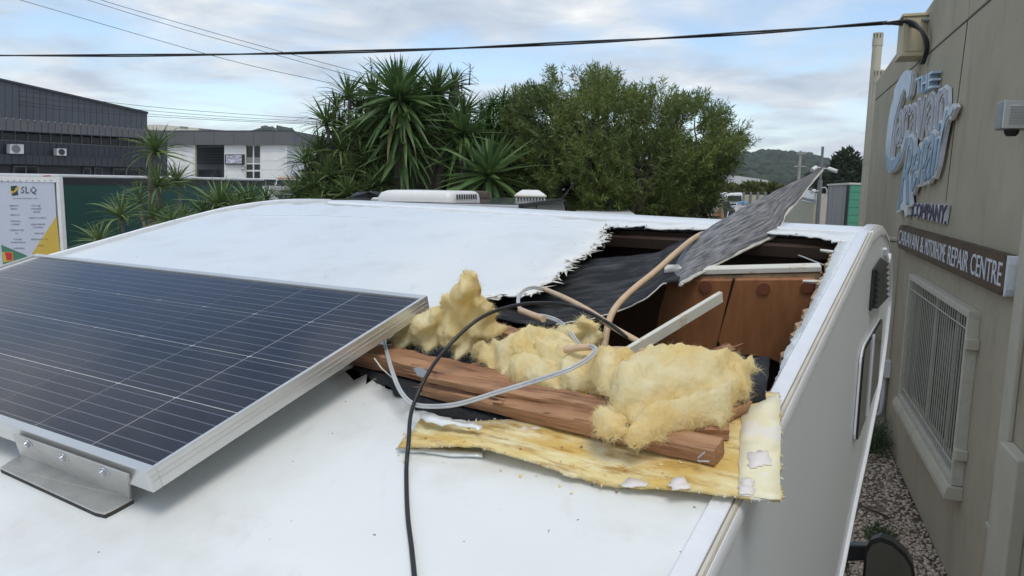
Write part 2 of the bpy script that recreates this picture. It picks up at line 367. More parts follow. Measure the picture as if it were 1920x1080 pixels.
def inside(pt, poly):
    x, y = pt; c = False; j = len(poly)-1
    for i in range(len(poly)):
        xi, yi = poly[i]; xj, yj = poly[j]
        if (yi > y) != (yj > y) and x < (xj-xi)*(y-yi)/(yj-yi+1e-12)+xi: c = not c
        j = i
    return c
def edge_dist(P, poly):
    P = np.asarray(P); d = np.full(len(P), 1e9); n = len(poly)
    for i in range(n):
        a, b = np.array(poly[i]), np.array(poly[(i+1) % n]); ab = b-a; t = np.clip(((P-a)@ab)/(ab@ab+1e-12), 0, 1)
        d = np.minimum(d, np.linalg.norm(P-(a+t[:, None]*ab), axis=1))
    return d
def jag(poly, step, amp, closed=True, seed=0, where=None):
    """subdivide a 2-D outline and tear it"""
    r = np.random.default_rng(seed); out = []; n = len(poly)
    for i in range(n if closed else n-1):
        a, b = np.array(poly[i], float), np.array(poly[(i+1) % n], float); k = max(1, int(np.linalg.norm(b-a)/step)); nr = np.array([-(b-a)[1], (b-a)[0]]); nr /= np.linalg.norm(nr)+1e-9
        am = amp if where is None else amp*where[i]
        for q in range(k):
            w = r.normal(0, am) if (q or i) else 0
            out.append(tuple(a+(b-a)*q/k+nr*w))
    if not closed: out.append(tuple(poly[-1]))
    return out
def cdt(poly, holes=(), res=.05):
    pts = [Vector(p) for p in poly]; edges = [(i, (i+1) % len(poly)) for i in range(len(poly))]
    for h in holes:
        o = len(pts); pts += [Vector(p) for p in h]; edges += [(o+i, o+(i+1) % len(h)) for i in range(len(h))]
    A = np.array(poly); lo, hi = A.min(0), A.max(0); gx = np.arange(lo[0]+res/2, hi[0], res); gy = np.arange(lo[1]+res/2, hi[1], res)
    G = np.array([(x+((j % 2)*.5)*res, y) for j, y in enumerate(gy) for x in gx])
    if len(G):
        d = edge_dist(G, poly)
        for h in holes: d = np.minimum(d, edge_dist(G, h))
        G = [g for g, q in zip(G, d) if q > res*.4 and inside(g, poly) and not any(inside(g, h) for h in holes)]
        pts += [Vector(g) for g in G]
    r = geometry.delaunay_2d_cdt(pts, edges, [], 0, 1e-5)
    V = [(p.x, p.y) for p in r[0]]; F = []
    for f in r[2]:
        c = np.mean([V[i] for i in f], axis=0)
        if inside(c, poly) and not any(inside(c, h) for h in holes): F.append(tuple(f))
    return np.array(V), F
def plate(name, poly, fn, m, parent=None, holes=(), res=.05, thick=.004, smooth=True, offset=-1):
    """a sheet with thickness: 2-D outline, fn maps (x, y) -> world"""
    V, F = cdt(poly, holes, res); P = np.array([fn(x, y) for x, y in V])
    o = mk(name, P, F, m, parent); fixn(o)
    l = o.data.uv_layers.new(name='UVMap'); vi = np.empty(len(o.data.loops), np.int32); o.data.loops.foreach_get('vertex_index', vi); l.data.foreach_set('uv', np.asarray(V, np.float32)[vi].ravel())
    s = o.modifiers.new('thickness', 'SOLIDIFY'); s.thickness = thick; s.offset = offset; s.use_even_offset = False
    if smooth: o.data.polygons.foreach_set('use_smooth', np.ones(len(o.data.polygons), bool))
    return o
def text_geo(body, extrude=.0, shear=0., offset=0., res=3, spacing=1.):
    c = bpy.data.curves.new('txt', 'FONT'); c.body = body; c.extrude = extrude; c.shear = shear; c.offset = offset; c.resolution_u = res; c.align_x = 'LEFT'; c.space_character = spacing
    o = bpy.data.objects.new('txt', c); COL.objects.link(o); dg = bpy.context.evaluated_depsgraph_get(); dg.update()
    me = o.evaluated_get(dg).to_mesh(); V = np.array([tuple(v.co) for v in me.vertices]) if len(me.vertices) else np.zeros((0, 3)); F = [tuple(p.vertices) for p in me.polygons]
    o.evaluated_get(dg).to_mesh_clear(); bpy.data.objects.remove(o); bpy.data.curves.remove(c); return V, F
def text_fit(name, body, fn, m, parent, x0, x1, y0, y1, d0=0., depth=.0, **k):
    """flat lettering fitted into x0..x1 by y0..y1 of a surface; fn(x, y, d) -> world; d0 stands off, depth extrudes"""
    V, F = text_geo(body, extrude=.5 if depth else 0., **k)
    if not len(V): return None
    lo, hi = V.min(0), V.max(0); X = x0+(V[:, 0]-lo[0])/(hi[0]-lo[0])*(x1-x0); Y = y0+(V[:, 1]-lo[1])/(hi[1]-lo[1])*(y1-y0); D = d0+((V[:, 2]+.5)*depth if depth else 0*X)
    return mk(name, [fn(x, y, d) for x, y, d in zip(X, Y, D)], F, m, parent)
# ------------------------------------------------------------------ setting: ground, gravel, hills
VS = -.69
def gnd():
    n = 60; xs = np.concatenate([np.linspace(-3000, -60, 14), np.linspace(-50, 50, 40), np.linspace(60, 3000, 14)]); ys = np.concatenate([np.linspace(-400, -12, 6), np.linspace(-10, 90, 50), np.linspace(110, 4000, 14)])
    X, Y = np.meshgrid(xs, ys); V = np.stack([X.ravel(), Y.ravel(), 0*X.ravel()], 1); w = len(xs)
    F = np.array([(j*w+i, j*w+i+1, (j+1)*w+i+1, (j+1)*w+i) for j in range(len(ys)-1) for i in range(w-1)])
    return mk('ground', V, F, m_asph)
tag(gnd(), kind='structure')
gb = plate('gravel_bed', [(-1, 2.6), (16, 2.6), (16, 0.0), (-1, 0.0)], lambda a, o: WP(a, .006, o), m_dirt, res=.6, thick=.004)
tag(gb, kind='structure')
def stones():
    ico = bmesh.new(); bmesh.ops.create_icosphere(ico, subdivisions=1, radius=1); bv = np.array([v.co[:] for v in ico.verts]); bf = np.array([[v.index for v in f.verts] for f in ico.faces]); ico.free()
    V, F, T = [], [], []; n = 0
    def put(cnt, a0, a1, o0, o1, r0, r1):
        nonlocal n
        for _ in range(cnt):
            a, o = rng.uniform(a0, a1), rng.uniform(o0, o1); r = rng.uniform(r0, r1)
            sc = r*rng.uniform(.6, 1.25, 3)*np.array([1, 1, .72]); ang = rng.uniform(0, 6.28); c, s = math.cos(ang), math.sin(ang); J = bv*(1+rng.normal(0, .16, (len(bv), 1)))
            p = J*sc; p = np.stack([p[:, 0]*c-p[:, 1]*s, p[:, 0]*s+p[:, 1]*c, p[:, 2]], 1)
            V.append(p+WP(a, .008+r*rng.uniform(.15, .7), o)); F.append(bf+n); T.append(np.full(len(bv), rng.beta(1.6, 2.0))); n += len(bv)
    put(9500, 4.2, 8.2, .01, 1.75, .011, .022); put(4200, 8.2, 12.5, .01, 1.8, .013, .026)
    o = mk('gravel', np.vstack(V), np.vstack(F), m_stone, tint=np.concatenate(T)); tag(o, 'brown and white gravel lying between van and workshop wall', 'gravel', kind='stuff')
stones()

# ------------------------------------------------------------------ workshop building on the right
ws = thing('workshop_building', 'beige rendered workshop wall with barred windows beside the van', 'building', WP(9, 0, 0))
ga0, ga1, gz0, gz1 = 6.99, 9.82, .97, 2.38          # barred window
ha0, ha1, hz0, hz1 = 11.86, 13.2, .83, 2.36         # farther barred window
rect = lambda a0, a1, z0, z1: [(a0, z0), (a1, z0), (a1, z1), (a0, z1)]
AF = 15.6
plate('wall_panel', rect(-1.0, AF, 0.0, 5.05), lambda a, z: WP(a, z, 0), m_wall, ws, holes=[rect(ga0, ga1, gz0, gz1), rect(ha0, ha1, hz0, hz1)], res=.6, thick=.18, smooth=False, offset=-1)
MB().prism([WP(8.50, 5.075), WP(-1, 5.1), WP(-1, 6.2), WP(8.50, 5.74)], WN*.18).build('wall_panel', m_wall, ws, bevel=.012)
MB().prism([WP(AF, 5.075), WP(8.53, 5.075), WP(8.53, 5.74), WP(10.4, 5.70), WP(AF, 5.40)], WN*.18).build('wall_panel', m_wall, ws, bevel=.012)
MB().box(WP(7.4, 5.063, -.02), WF*8.2, WN*.012, ZU*.012).build('joint', m_joint, ws)
MB().prism([WP(8.50, 5.05, .003), WP(8.53, 5.05, .003), WP(8.66, 4.0, .003), WP(8.70, 3.3, .003), WP(8.685, 3.3, .003), WP(8.635, 4.0, .003)], WN*.002).build('joint', m_joint, ws)
MB().prism([WP(AF, 0, -.01), WP(AF, 5.38, -.01), WP(AF, 5.38, -9), WP(AF, 0, -9)], -WF*.15).build('wall_panel', m_wall, ws)
MB().prism([WP(AF-.2, 5.0, -.2), WP(-1, 5.0, -.2), WP(-1, 5.0, -9), WP(AF-.2, 5.0, -9)], ZU*.1).build('roof', m_shedr, ws)
MB().box(WP(11.52, 1.36, .075), WF*.27, WN*.075, ZU*1.36).build('column', m_wallL, ws, bevel=.01)
MB().prism([WP(11.23, 2.722, .0), WP(11.81, 2.722, .0), WP(11.81, 2.74, .16), WP(11.23, 2.74, .16)], ZU*.03).build('column_cap', m_wallL, ws)
def barred(a0, a1, z0, z1, nb, leaf, rad=.0048):
    w = MB()
    MB().prism([WP(a0, z0, -.07), WP(a1, z0, -.07), WP(a1, z1, -.07), WP(a0, z1, -.07)], WN*.01).build('window_pane', m_glass, ws)
    f = MB(); t = .028
    for (x0, x1, y0, y1) in ((a0-.03, a1+.03, z1-.01, z1+.05), (a0-.03, a1+.03, z0-.05, z0+.01), (a0-.03, a0+.03, z0+.01, z1-.01), (a1-.03, a1+.03, z0+.01, z1-.01)):
        f.box(WP((x0+x1)/2, (y0+y1)/2, .045), WF*(x1-x0)/2, WN*.045, ZU*(y1-y0)/2)
    g = f.build('security_grille', m_grille, ws, bevel=.004)
    for i in range(nb):
        a = lerp(a0+.06, a1-.06, i/(nb-1)); MB().tube([WP(a, z0+.005, .055), WP(a, z1-.005, .055)], rad, 6).build('bar', m_grille, g, smooth=True)
    for z in (z0+.10, z1-.12): MB().tube([WP(a0, z, .066), WP(a1, z, .066)], .006, 6).build('cross_bar', m_grille, g, smooth=True)
    MB().prism([WP(a0-.06, z0-.055, 0), WP(a0-.06, z0-.055, .12), WP(a0-.06, z0-.12, .14), WP(a0-.06, z0-.17, .14), WP(a0-.06, z0-.17, 0)], WF*(a1-a0+.12)).build('window_sill', m_wallL, ws, bevel=.006)
    for q in (.33, .66):
        a = lerp(a0, a1, q); MB().box(WP(a, (z0+z1)/2, -.05), WF*.025, WN*.012, ZU*(z1-z0)/2*.995).build('window_mullion', m_grille, ws)
    if leaf:
        for z in (z0+.24, z1-.22):
            MB().box(WP(a0-.055, z, .05), WF*.045, WN*.05, ZU*.045).build('hinge', m_wallL, ws, bevel=.008)
barred(ga0, ga1, gz0, gz1, 31, True)
barred(ha0, ha1, hz0, hz1, 13, False)
# square downpipe and lighter strip at the near end of the wall
dp = thing('downpipe', 'flat cream downpipe running down the near end of the wall', 'downpipe', WP(5.9, 0, .05))
MB().box(WP(5.93, 1.9, .02), WF*.10, WN*.02, ZU*1.9).build('pipe', m_wallL, dp, bevel=.012)
MB().box(WP(5.60, .85, .045), WF*.20, WN*.045, ZU*.85).build('casing', m_wallL, dp, bevel=.012)
MB().box(WP(5.72, 1.0, .052), WF*.30, WN*.01, ZU*.02).build('strap', m_wallL, dp, bevel=.004)
for z in (.55, 1.6): MB().tube([WP(5.93, z, .038), WP(5.93, z, .046)], .012, 8).build('screw', m_joint, dp)

# round pipes beyond the wall end
for k, (x, ytop, yb, D) in enumerate(((1647, 62, 418, 16.6), (1648, 132, 418, 15.9))):
    top = at(x, ytop, D); t = thing('vent_pipe', ['taller round vent pipe standing behind the shorter one at wall end', 'shorter round vent pipe in front, at the far end of the wall'][k], 'pipe', (top[0], top[1], 0), 'vent pipes at the far wall end')
    MB().tube([(top[0], top[1], 0), (top[0], top[1], top[2]-.25)], .098, 16).build('pipe', m_pipe, t, smooth=True)
    MB().tube([(top[0], top[1], top[2]-.27), (top[0], top[1], top[2]-.12)], .108, 16).build('collar', m_pipe, t, smooth=True)
    c = MB()
    for q in range(10):
        a = q*math.pi/5; e = np.array([math.cos(a), math.sin(a), 0]); c.box(top-ZU*.075+e*.096, e*.006, np.cross(ZU, e)*.017, ZU*.05)
    c.tube([top-ZU*.03, top], .104, 16); c.tube([top-ZU*.12, top-ZU*.03], .07, 12); c.build('slotted_cap', m_pipe, t)
    for z in (2.6, 4.0): MB().tube([(top[0], top[1], z), (top[0], top[1], z+.07)], .107, 16).build('joint_ring', m_pipe, t, smooth=True)

# cream meter box with service cable clamp
mb_ = thing('meter_box', 'cream metal cable box high on the workshop parapet', 'junction box', WP(11.2, 5.2, .2))
c0 = WP(10.92, 5.34, .135)
MB().box(c0, WF*.22, WN*.135, ZU*.23).build('box_body', m_meter, mb_, bevel=.012)
MB().box(c0+ZU*.24, WF*.245, WN*.155, ZU*.018).build('lid', m_meter, mb_, bevel=.005)
MB().box(c0-ZU*.24+0*WF, WF*.24, WN*.15, ZU*.02).build('base_flange', m_meter, mb_, bevel=.005)
MB().box(c0-WF*.224, WF*.006, WN*.10, ZU*.20).build('door', m_meter, mb_, bevel=.004)
# floodlight / louvred unit at the right edge of the picture
fl = thing('louvred_wall_light', 'grey louvred unit with a black lamp below, on the workshop wall', 'wall unit', WP(6.6, 3.9, .2))
lo_ = lambda a, z, o: WP(a, z, o)
MB().box(WP(6.19, 3.945, .105), WF*.09, WN*.105, ZU*.10).build('housing', m_galv, fl, bevel=.012)
MB().box(WP(6.095, 3.945, .105), WF*.006, WN*.10, ZU*.096).build('front_plate', m_alu, fl, bevel=.003)
for i in range(8): MB().prism([WP(6.089, 3.875+i*.018, .02), WP(6.078, 3.870+i*.018, .02), WP(6.089, 3.884+i*.018, .02)], -WN*.15).build('louvre', m_alu, fl)
MB().tube([WP(6.19, 3.85, .12), WP(6.19, 3.82, .12), WP(6.19, 3.80, .12)], [.05, .045, .03], 12).build('lamp', m_black, fl, smooth=True)
# white socket box, conduits and air conditioner low on the wall
sx = thing('switch_box', 'white switch box with conduit on the column', 'switch box', WP(11.2, .9, .1))
MB().box(WP(11.20, .97, .06), WF*.09, WN*.06, ZU*.12).build('box_body', m_acw, sx, bevel=.01)
MB().tube([WP(11.13, .98, .12), WP(11.13, .98, .16)], .03, 10).build('switch_knob', m_acw, sx, smooth=True)
MB().tube(spline([WP(11.20, .86, .06), WP(11.2, .45, .06), WP(11.24, .28, .10), WP(11.5, .16, .3), WP(11.9, .14, .5)], 6), .028, 8).build('conduit', m_acw, sx, smooth=True)
MB().tube(spline([WP(11.25, .5, .03), WP(11.27, .30, .16), WP(11.6, .26, .42), WP(11.95, .22, .6)], 6), .022, 8).build('conduit', m_galv, sx, smooth=True)
ax = thing('air_conditioner', 'white outdoor air conditioner on the ground by the far window', 'air conditioner', WP(12.5, 0, .4))
MB().box(WP(12.45, .52, .42), WF*.42, WN*.16, ZU*.36).build('casing', m_acw, ax, bevel=.02)
MB().tube([WP(12.45, .52, .585), WP(12.45, .52, .60)], .26, 20).build('fan_grille', m_fan, ax)
for s in (-.3, .3): MB().box(WP(12.45+s, .08, .42), WF*.03, WN*.17, ZU*.08).build('foot', m_dkgrey, ax)

# ------------------------------------------------------------------ shop signs
def wz(zx, zy): return wp(1640+zx/3.378, 110+zy/3.378)
def ext(pts, o0, d): return MB().prism([WP(a, z, o0) for a, z in pts], -WN*d)
sg = thing('logo_sign', 'pale blue THE Caravan Repair COMPANY lettering sign on the beige wall', 'shop sign', WP(10.2, 3.0, .0))
Cpx = [(236,72),(262,80),(276,98),(272,150),(258,232),(240,262),(231,262),(232,215),(226,190),(205,235),(182,315),(160,400),(146,500),(136,590),(132,622),(140,634),(160,625),(190,585),(212,520),(222,470),(232,452),(240,500),(222,580),(198,650),(170,700),(140,724),(118,722),(102,690),(98,640),(98,540),(108,430),(124,330),(148,240),(152,195),(172,150),(196,108),(215,82)]
def clean(poly):
    return poly
ext([wz(*p) for p in Cpx], .01, .05).build('letter_backing', m_swhite, sg)
cC = np.mean(Cpx, 0)
P = np.array(Cpx, float); nrm = np.roll(P, -1, 0)-np.roll(P, 1, 0); nrm = np.stack([-nrm[:, 1], nrm[:, 0]], 1); nrm /= np.linalg.norm(nrm, axis=1)[:, None]
Pin = P+nrm*5.0 if inside(P[0]+nrm[0]*5, Cpx) else P-nrm*5.0
ext([wz(*p) for p in Pin], .062, .008).build('letter', m_sblue, sg)
ext([wz(*p) for p in [(102,600),(125,640),(150,645),(185,610),(206,570),(196,640),(168,692),(140,716),(122,714),(108,688)]], .071, .003).build('letter_shade', m_sblued, sg)
# words of the sign, fitted between corner pixels of the zoomed photograph
def quad_fn(tl, tr, br, bl):
    A = [np.array(wz(*p)) for p in (tl, tr, br, bl)]
    def fn(x, y, d):
        p = (A[0]*(1-x)+A[1]*x)*y+(A[3]*(1-x)+A[2]*x)*(1-y); return WP(p[0], p[1], d)
    return fn
def word(body, q, mback, mface, off=.03, depth=.05, d0=.01, face=.012, sh=0., nm='letter', space=1.):
    fn = quad_fn(*q)
    V, F = text_geo(body, extrude=.5, shear=sh, res=2, spacing=space); lo, hi = V.min(0), V.max(0)
    def fit(V, d0, dep): return [fn((v[0]-lo[0])/(hi[0]-lo[0]), (v[1]-lo[1])/(hi[1]-lo[1]), d0+(v[2]+.5)*dep) for v in V]
    if off:
        depth *= .55; V2, F2 = text_geo(body, extrude=.5, shear=sh, offset=off*.5, res=2, spacing=space); mk(nm+'_backing', fit(V2, d0, depth), F2, mback, sg)
        V3, F3 = text_geo(body, extrude=.5, shear=sh, offset=-.004, res=2, spacing=space); mk(nm, fit(V3, d0+depth+.001, face), F3, mface, sg)
    else: mk(nm, fit(V, d0, depth), F, mface, sg)
word('THE', ((316,125),(432,75),(424,182),(316,228)), None, m_sblue, off=0, depth=.09)
for ch, q in (('a', ((150,325),(204,315),(196,545),(152,548))), ('r', ((208,305),(252,292),(236,470),(196,505))), ('a', ((252,292),(300,278),(288,510),(240,520))), ('v', ((300,262),(352,240),(330,500),(290,500))), ('a', ((362,228),(424,202),(398,490),(345,495))), ('n', ((432,200),(502,165),(478,450),(408,470)))):
    word(ch, q, m_swhite, m_smauve, off=.05, depth=.05)
for k, (ch, q) in enumerate((('R', ((248,500),(300,490),(262,920),(180,960))), ('e', ((300,555),(345,545),(300,830),(262,860))), ('p', ((345,520),(392,500),(372,790),(318,800))), ('a', ((390,480),(440,455),(400,770),(352,790))), ('i', ((440,420),(470,400),(440,735),(405,745))), ('r', ((480,330),(566,290),(500,510),(436,720))))):
    word(ch, q, m_swhite, m_sblued if k < 5 else m_sblue, off=.06, depth=.07, d0=.03, sh=.15)
ext([wz(*p) for p in [(205,790),(228,770),(240,840),(250,900),(244,990),(232,1008),(222,960),(180,955),(176,940)]], .02, .05).build('letter_tail', m_swhite, sg)
ext([wz(*p) for p in [(210,800),(222,790),(214,900),(186,948),(182,935)]], .072, .006).build('letter_tail_face', m_sblued, sg)
word('COMPANY.', ((272,915),(505,928),(486,1050),(268,1000)), None, m_dletter, off=0, depth=.012, d0=.045)
fnc = quad_fn((272,915), (505,928), (486,1050), (268,1000))
for i in range(7):
    x0, x1 = i/7.4+.005, (i+.9)/7.4+.005
    MB().prism([fn_ for fn_ in (fnc(x0, 0, .01), fnc(x1, 0, .01), fnc(x1, 1, .01), fnc(x0, 1, .01))], -WN*.034).build('letter_block', m_silver, sg)
# long rounded board sign
bs_ = thing('board_sign', 'long brown board sign reading CARAVAN & MOTORHOME REPAIR CENTRE', 'shop sign', WP(8.5, 2.66, 0))
a0, a1, z0, z1 = 11.0, 6.07, 2.665, 2.965
rr = .12; out = []
for (ca, cz, s0) in ((a1+rr, z1-rr, 0), (a0-rr, z1-rr, 90), (a0-rr, z0+rr, 180), (a1+rr, z0+rr, 270)):
    for k in range(7):
        t = R_(s0+k*15); out.append((ca-rr*math.cos(t)*1.0, cz+rr*math.sin(t)))
ext(out, .01, .065).build('sign_box', m_sgold, bs_)
ext([(a1-.012, z0+.06), (a1-.012, z1-.06), (a1+.01, z1-.015), (a1+.045, z1-.002), (a1+.045, z0+.002), (a1+.01, z0+.015)], .006, .0765).build('end_cap', m_swhite, bs_)
inn = [(a1+.02+(a-a1)*(1-.04/(a0-a1)), z0+.012+(z-z0)*(1-.024/(z1-z0))) for a, z in out]
ext([(max(a, a1+.045), z) for a, z in inn], .0775, .004).build('sign_face', m_sgold, bs_)
fnb = lambda x, y, d: WP(a0-.12-x*(a0-a1-.24), z0+.065+y*(z1-z0-.125), d)
xs0 = 0
for wd, x0, x1 in (('CARAVAN', 0, .30), ('&', .325, .365), ('MOTORHOME', .385, .60), ('REPAIR', .625, .79), ('CENTRE', .81, 1.)):
    text_fit('lettering', wd, fnb, m_silver, bs_, x0, x1, 0, 1, .083, .004)
# ------------------------------------------------------------------ the motorhome: sloping white roof with the torn hole
mh = thing('motorhome', 'white motorhome with a large torn hole in its roof', 'motorhome', L(0, .6, -2.7)*np.array([1, 1, 0]))
prof = [(-2.2, 0), (-.5, 0), (.4, 0), (1.0, 0), (1.4, 0), (1.62, .002)]
for p in [(1622,424),(1634,436),(1641,458),(1646,505),(1645,560),(1639,620),(1631,680),(1623,730),(1612,780),(1597,850),(1580,920),(1560,1010),(1545,1080),(1528,1160)]:
    prof.append(sun_(*p))
prof = [prof[0]]+[tuple(q) for q in prof[1:]]
PS = [np.array([u, n]) for u, n in prof]
nose = spline([np.array([p[0], p[1], 0]) for p in PS[5:]], 4); nose = [p[:2] for p in nose]
full = [p for p in PS[:5]]+nose
S = lambda u, n, v=VS: L(u, v, n)
# right side wall with openings left for the lining; body below it
sidepoly = [tuple(p) for p in full]+[(.70, -1.25), (.55, -1.6), (-2.2, -1.9)]
plate('side_wall', sidepoly, lambda u, n: S(u, n), m_gelside, mh, res=.12, thick=.03, smooth=False, offset=-1)
crest = [(1.655, VS), (1.672, -.3), (1.684, -.04), (1.71, .4), (1.73, .79), (1.757, 1.4), (1.745, 1.56), (1.70, 1.70), (1.60, 1.80), (1.48, 1.845), (1.2, 1.868)]
cr_s = spline([np.array([u, v, 0]) for u, v in crest[:7]], 5)
def crestU(v):
    for a, b in zip(crest[:-1], crest[1:]):
        if a[1] <= v <= b[1]: return lerp(a[0], b[0], (v-a[1])/(b[1]-a[1]+1e-9))
    return crest[-1][0]
# nose skin
vs_ = np.concatenate([np.linspace(VS+.004, 1.4, 14), np.linspace(1.5, 1.86, 6)]); V = []; k = len(nose)
for v in vs_:
    du = crestU(v)-crest[0][0]; V += [L(p[0]+du, v, p[1]-.002) for p in nose]
F = [(i*k+j, i*k+j+1, (i+1)*k+j+1, (i+1)*k+j) for i in range(len(vs_)-1) for j in range(k-1)]
o = mk('nose_panel', V, F, m_gelside, mh, True); fixn(o)
plate('side_wall', [(-2.2, 0), (1.45, 0), (1.45, -.9), (.55, -1.6), (-2.2, -1.9)], lambda u, n: L(u, 1.866, n-.003), m_gelside, mh, res=.4, thick=.03, smooth=False, offset=1)
MB().box(L(-2.2, .588, -.96), UU*.015, VV*1.27, NN*.95).build('rear_wall', m_gelside, mh)
MB().prism([L(-2.2, VS+.02, -1.9), L(.55, VS+.02, -1.6), L(.55, 1.85, -1.6), L(-2.2, 1.85, -1.9)], NN*.03).build('floor_pan', m_dkgrey, mh)
# torn roof skin
HP = [(1140,427,.5),(1326,430,.5),(1453,438,.5),(1513,443,1),(1574,453,.15),(1560,480,.15),(1535,540,.15),(1505,600,.15),(1470,662,.15),(1448,730,0),(1300,800,0),(1150,790,0),(1000,770,0),(880,760,0),(790,752,.5),(720,722,1),(660,712,1),(640,700,1),(690,668,1),(740,640,1),(800,600,1),(870,577,1),(920,562,1),(985,556,1),(1010,546,1),(1050,520,1),(1090,485,1),(1130,460,1)]
hole = [uv(x, y) for x, y, _ in HP]
hole = jag(hole, .011, .0075, True, 3, [w for _, _, w in HP])
hole = [(u+.016*noise.noise(Vector((u*30, v*30, 2)))*(v > -.1), v+.016*noise.noise(Vector((u*30, v*30, 8)))*(v > -.1)) for u, v in hole]
outer = [(-2.2, VS)]+[(u, v) for u, v in crest]+[(-2.2, 1.868)]
outer2 = []
for i in range(len(outer)):
    a, b = np.array(outer[i]), np.array(outer[(i+1) % len(outer)]); n = max(1, int(np.linalg.norm(b-a)/.12))
    for q in range(n): outer2.append(tuple(a+(b-a)*q/n))
def roofz(u, v):
    w = .004*noise.noise(Vector((u*1.6, v*1.3, 0)))+.0012*noise.noise(Vector((u*6, v*5, 3)))
    d = edge_dist([(u, v)], hole)[0]
    if d < .10 and u > .45 and v > -.1: w += (.10-d)**2*.5*(1+noise.noise(Vector((u*14, v*14, 0))))
    e = min(abs(v-VS), abs(v-1.868), abs(u-crestU(min(max(v, VS), 1.86))))
    return L(u, v, w*min(1, e/.08))
plate('roof_skin', outer2, roofz, m_gel, mh, holes=[hole], res=.055, thick=.004)
MB().tube(spline([RP(x, y, .0008) for x, y in ((470,404),(570,403),(700,408),(850,416),(1000,424),(1105,431))], 8), .0011, 5).build('sealant_bead', m_trim, mh)
# white fibreglass frays along the tear
fr = MB(); r = np.random.default_rng(5); hn = len(hole)
for i, (u, v) in enumerate(hole):
    b = hole[(i+1) % hn]
    if not (u > .50 and v > -.08) and not (u > 1.5): continue
    if u > 1.45 and v < -.03 and r.random() < .85: continue
    t = np.array([b[0]-u, b[1]-v]); t /= np.linalg.norm(t)+1e-9; inn_ = np.array([-t[1], t[0]])
    if not inside((u+inn_[0]*.01, v+inn_[1]*.01), hole): inn_ = -inn_
    for _ in range(r.integers(0, 4)):
        ln = r.uniform(.004, .030)*(.25+2.2*max(0, noise.noise(Vector((u*16, v*16, 3)))+.35))*(1 if u < 1.5 else .5); d = inn_*r.uniform(.5, 1)+t*r.normal(0, .55); base = np.array([u, v])+t*r.uniform(-.006, .006)-inn_*.004
        p = L(base[0], base[1], .001+r.uniform(-.003, .004)+(.004 if u < 1.5 else 0)); q = L(base[0]+d[0]*ln, base[1]+d[1]*ln, r.uniform(-.006, .016)); wv = UU*t[0]+VV*t[1]; h = r.uniform(.002, .009)
        fr.add([p-wv*h, p+wv*h, q, p-NN*.002], [(0, 1, 2), (0, 2, 3), (1, 3, 2), (0, 3, 1)])
fr.build('frayed_edge', m_fray, mh, kind='stuff')
# mouldings
sec = [(.0095, -.004), (.0095, .005), (.012, .0065), (.034, .0065), (.037, .003), (.037, -.004)]
MB().sweep([S(*p) for p in full], sec, VV, NN).build('edge_moulding', m_trim, mh, smooth=True)
MB().sweep([S(*p) for p in full], [(-.0035, -.022), (-.0035, -.004), (-.0005, .001), (.0005, .001), (.0005, -.022)], VV, NN).build('moulding_flange', m_trim, mh, smooth=True)
MB().sweep([S(p[0], p[1]) for p in full], [(.0008, -.004), (.0008, .002), (.003, .005), (.007, .005), (.0092, .002), (.0092, -.004)], VV, NN).build('moulding_insert', m_trimgrey, mh, smooth=True)
ng = [p for p in full if p[1] < -.06]
MB().sweep([S(*p) for p in ng], [(-.0045, -.019), (-.0045, -.015), (-.0030, -.015), (-.0030, -.019)], VV, NN).build('moulding_gap', m_black, mh)
inner_n = [p for p in full if p[0] > 1.1]
MB().sweep([S(p[0]-.055 if p[1] < -.1 else p[0]-.02, p[1]+(.02 if p[1] < -.45 else -.05 if p[1] > -.2 else 0)) for p in inner_n[8:]], [(-.009, -.006), (-.009, .006), (.0, .006), (.0, -.006)], VV, NN).build('body_seam', m_trim, mh, smooth=True)
cp = [L(u-.005, v, -.0075) for u, v in [(p[0], p[1]) for p in spline([np.array([u, v, 0]) for u, v in crest[:6]], 6)]]
MB().sweep(cp, [(-.013, -.006), (-.013, .005), (-.006, .011), (.006, .011), (.013, .005), (.013, -.006)], UU, NN).build('front_moulding', m_trim, mh, smooth=True)
cp = [L(u, v, .003) for u, v in [(p[0], p[1]) for p in spline([np.array([u, v, 0]) for u, v in crest[5:]], 4)]]+[L(.6, 1.868, .003), L(-.4, 1.868, .003), L(-2.2, 1.868, .003)]
MB().sweep(cp, [(-.008, -.006), (-.008, .006), (0, .009), (.008, .006), (.008, -.006)], np.cross(UU, NN)*0+VV, NN).build('edge_moulding', m_trim, mh, smooth=True)
# interior seen through the hole
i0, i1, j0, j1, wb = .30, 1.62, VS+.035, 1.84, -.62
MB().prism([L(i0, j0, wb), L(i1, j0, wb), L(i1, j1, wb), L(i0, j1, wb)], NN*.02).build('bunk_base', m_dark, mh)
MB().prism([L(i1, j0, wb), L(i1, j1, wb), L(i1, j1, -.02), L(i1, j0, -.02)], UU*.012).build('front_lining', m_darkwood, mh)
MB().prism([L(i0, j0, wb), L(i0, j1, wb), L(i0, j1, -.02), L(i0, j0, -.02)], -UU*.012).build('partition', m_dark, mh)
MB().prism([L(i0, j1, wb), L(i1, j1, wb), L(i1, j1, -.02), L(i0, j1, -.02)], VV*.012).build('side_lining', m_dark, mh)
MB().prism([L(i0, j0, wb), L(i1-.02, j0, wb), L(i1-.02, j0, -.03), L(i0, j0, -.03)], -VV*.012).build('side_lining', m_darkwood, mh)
MB().tube(spline([RP(1150,440,-.06), RP(1407,468,-.05), RP(1477,473,-.05), RP(1545,497,-.04)], 6), .0022, 6).build('hidden_wire', m_wire, mh, smooth=True)
MB().prism([L(1.56, j0+.02, -.055), L(1.56, .9, -.055), L(1.59, .9, -.055), L(1.59, j0+.02, -.055)], NN*.03).build('roof_bow', m_darkwood, mh)
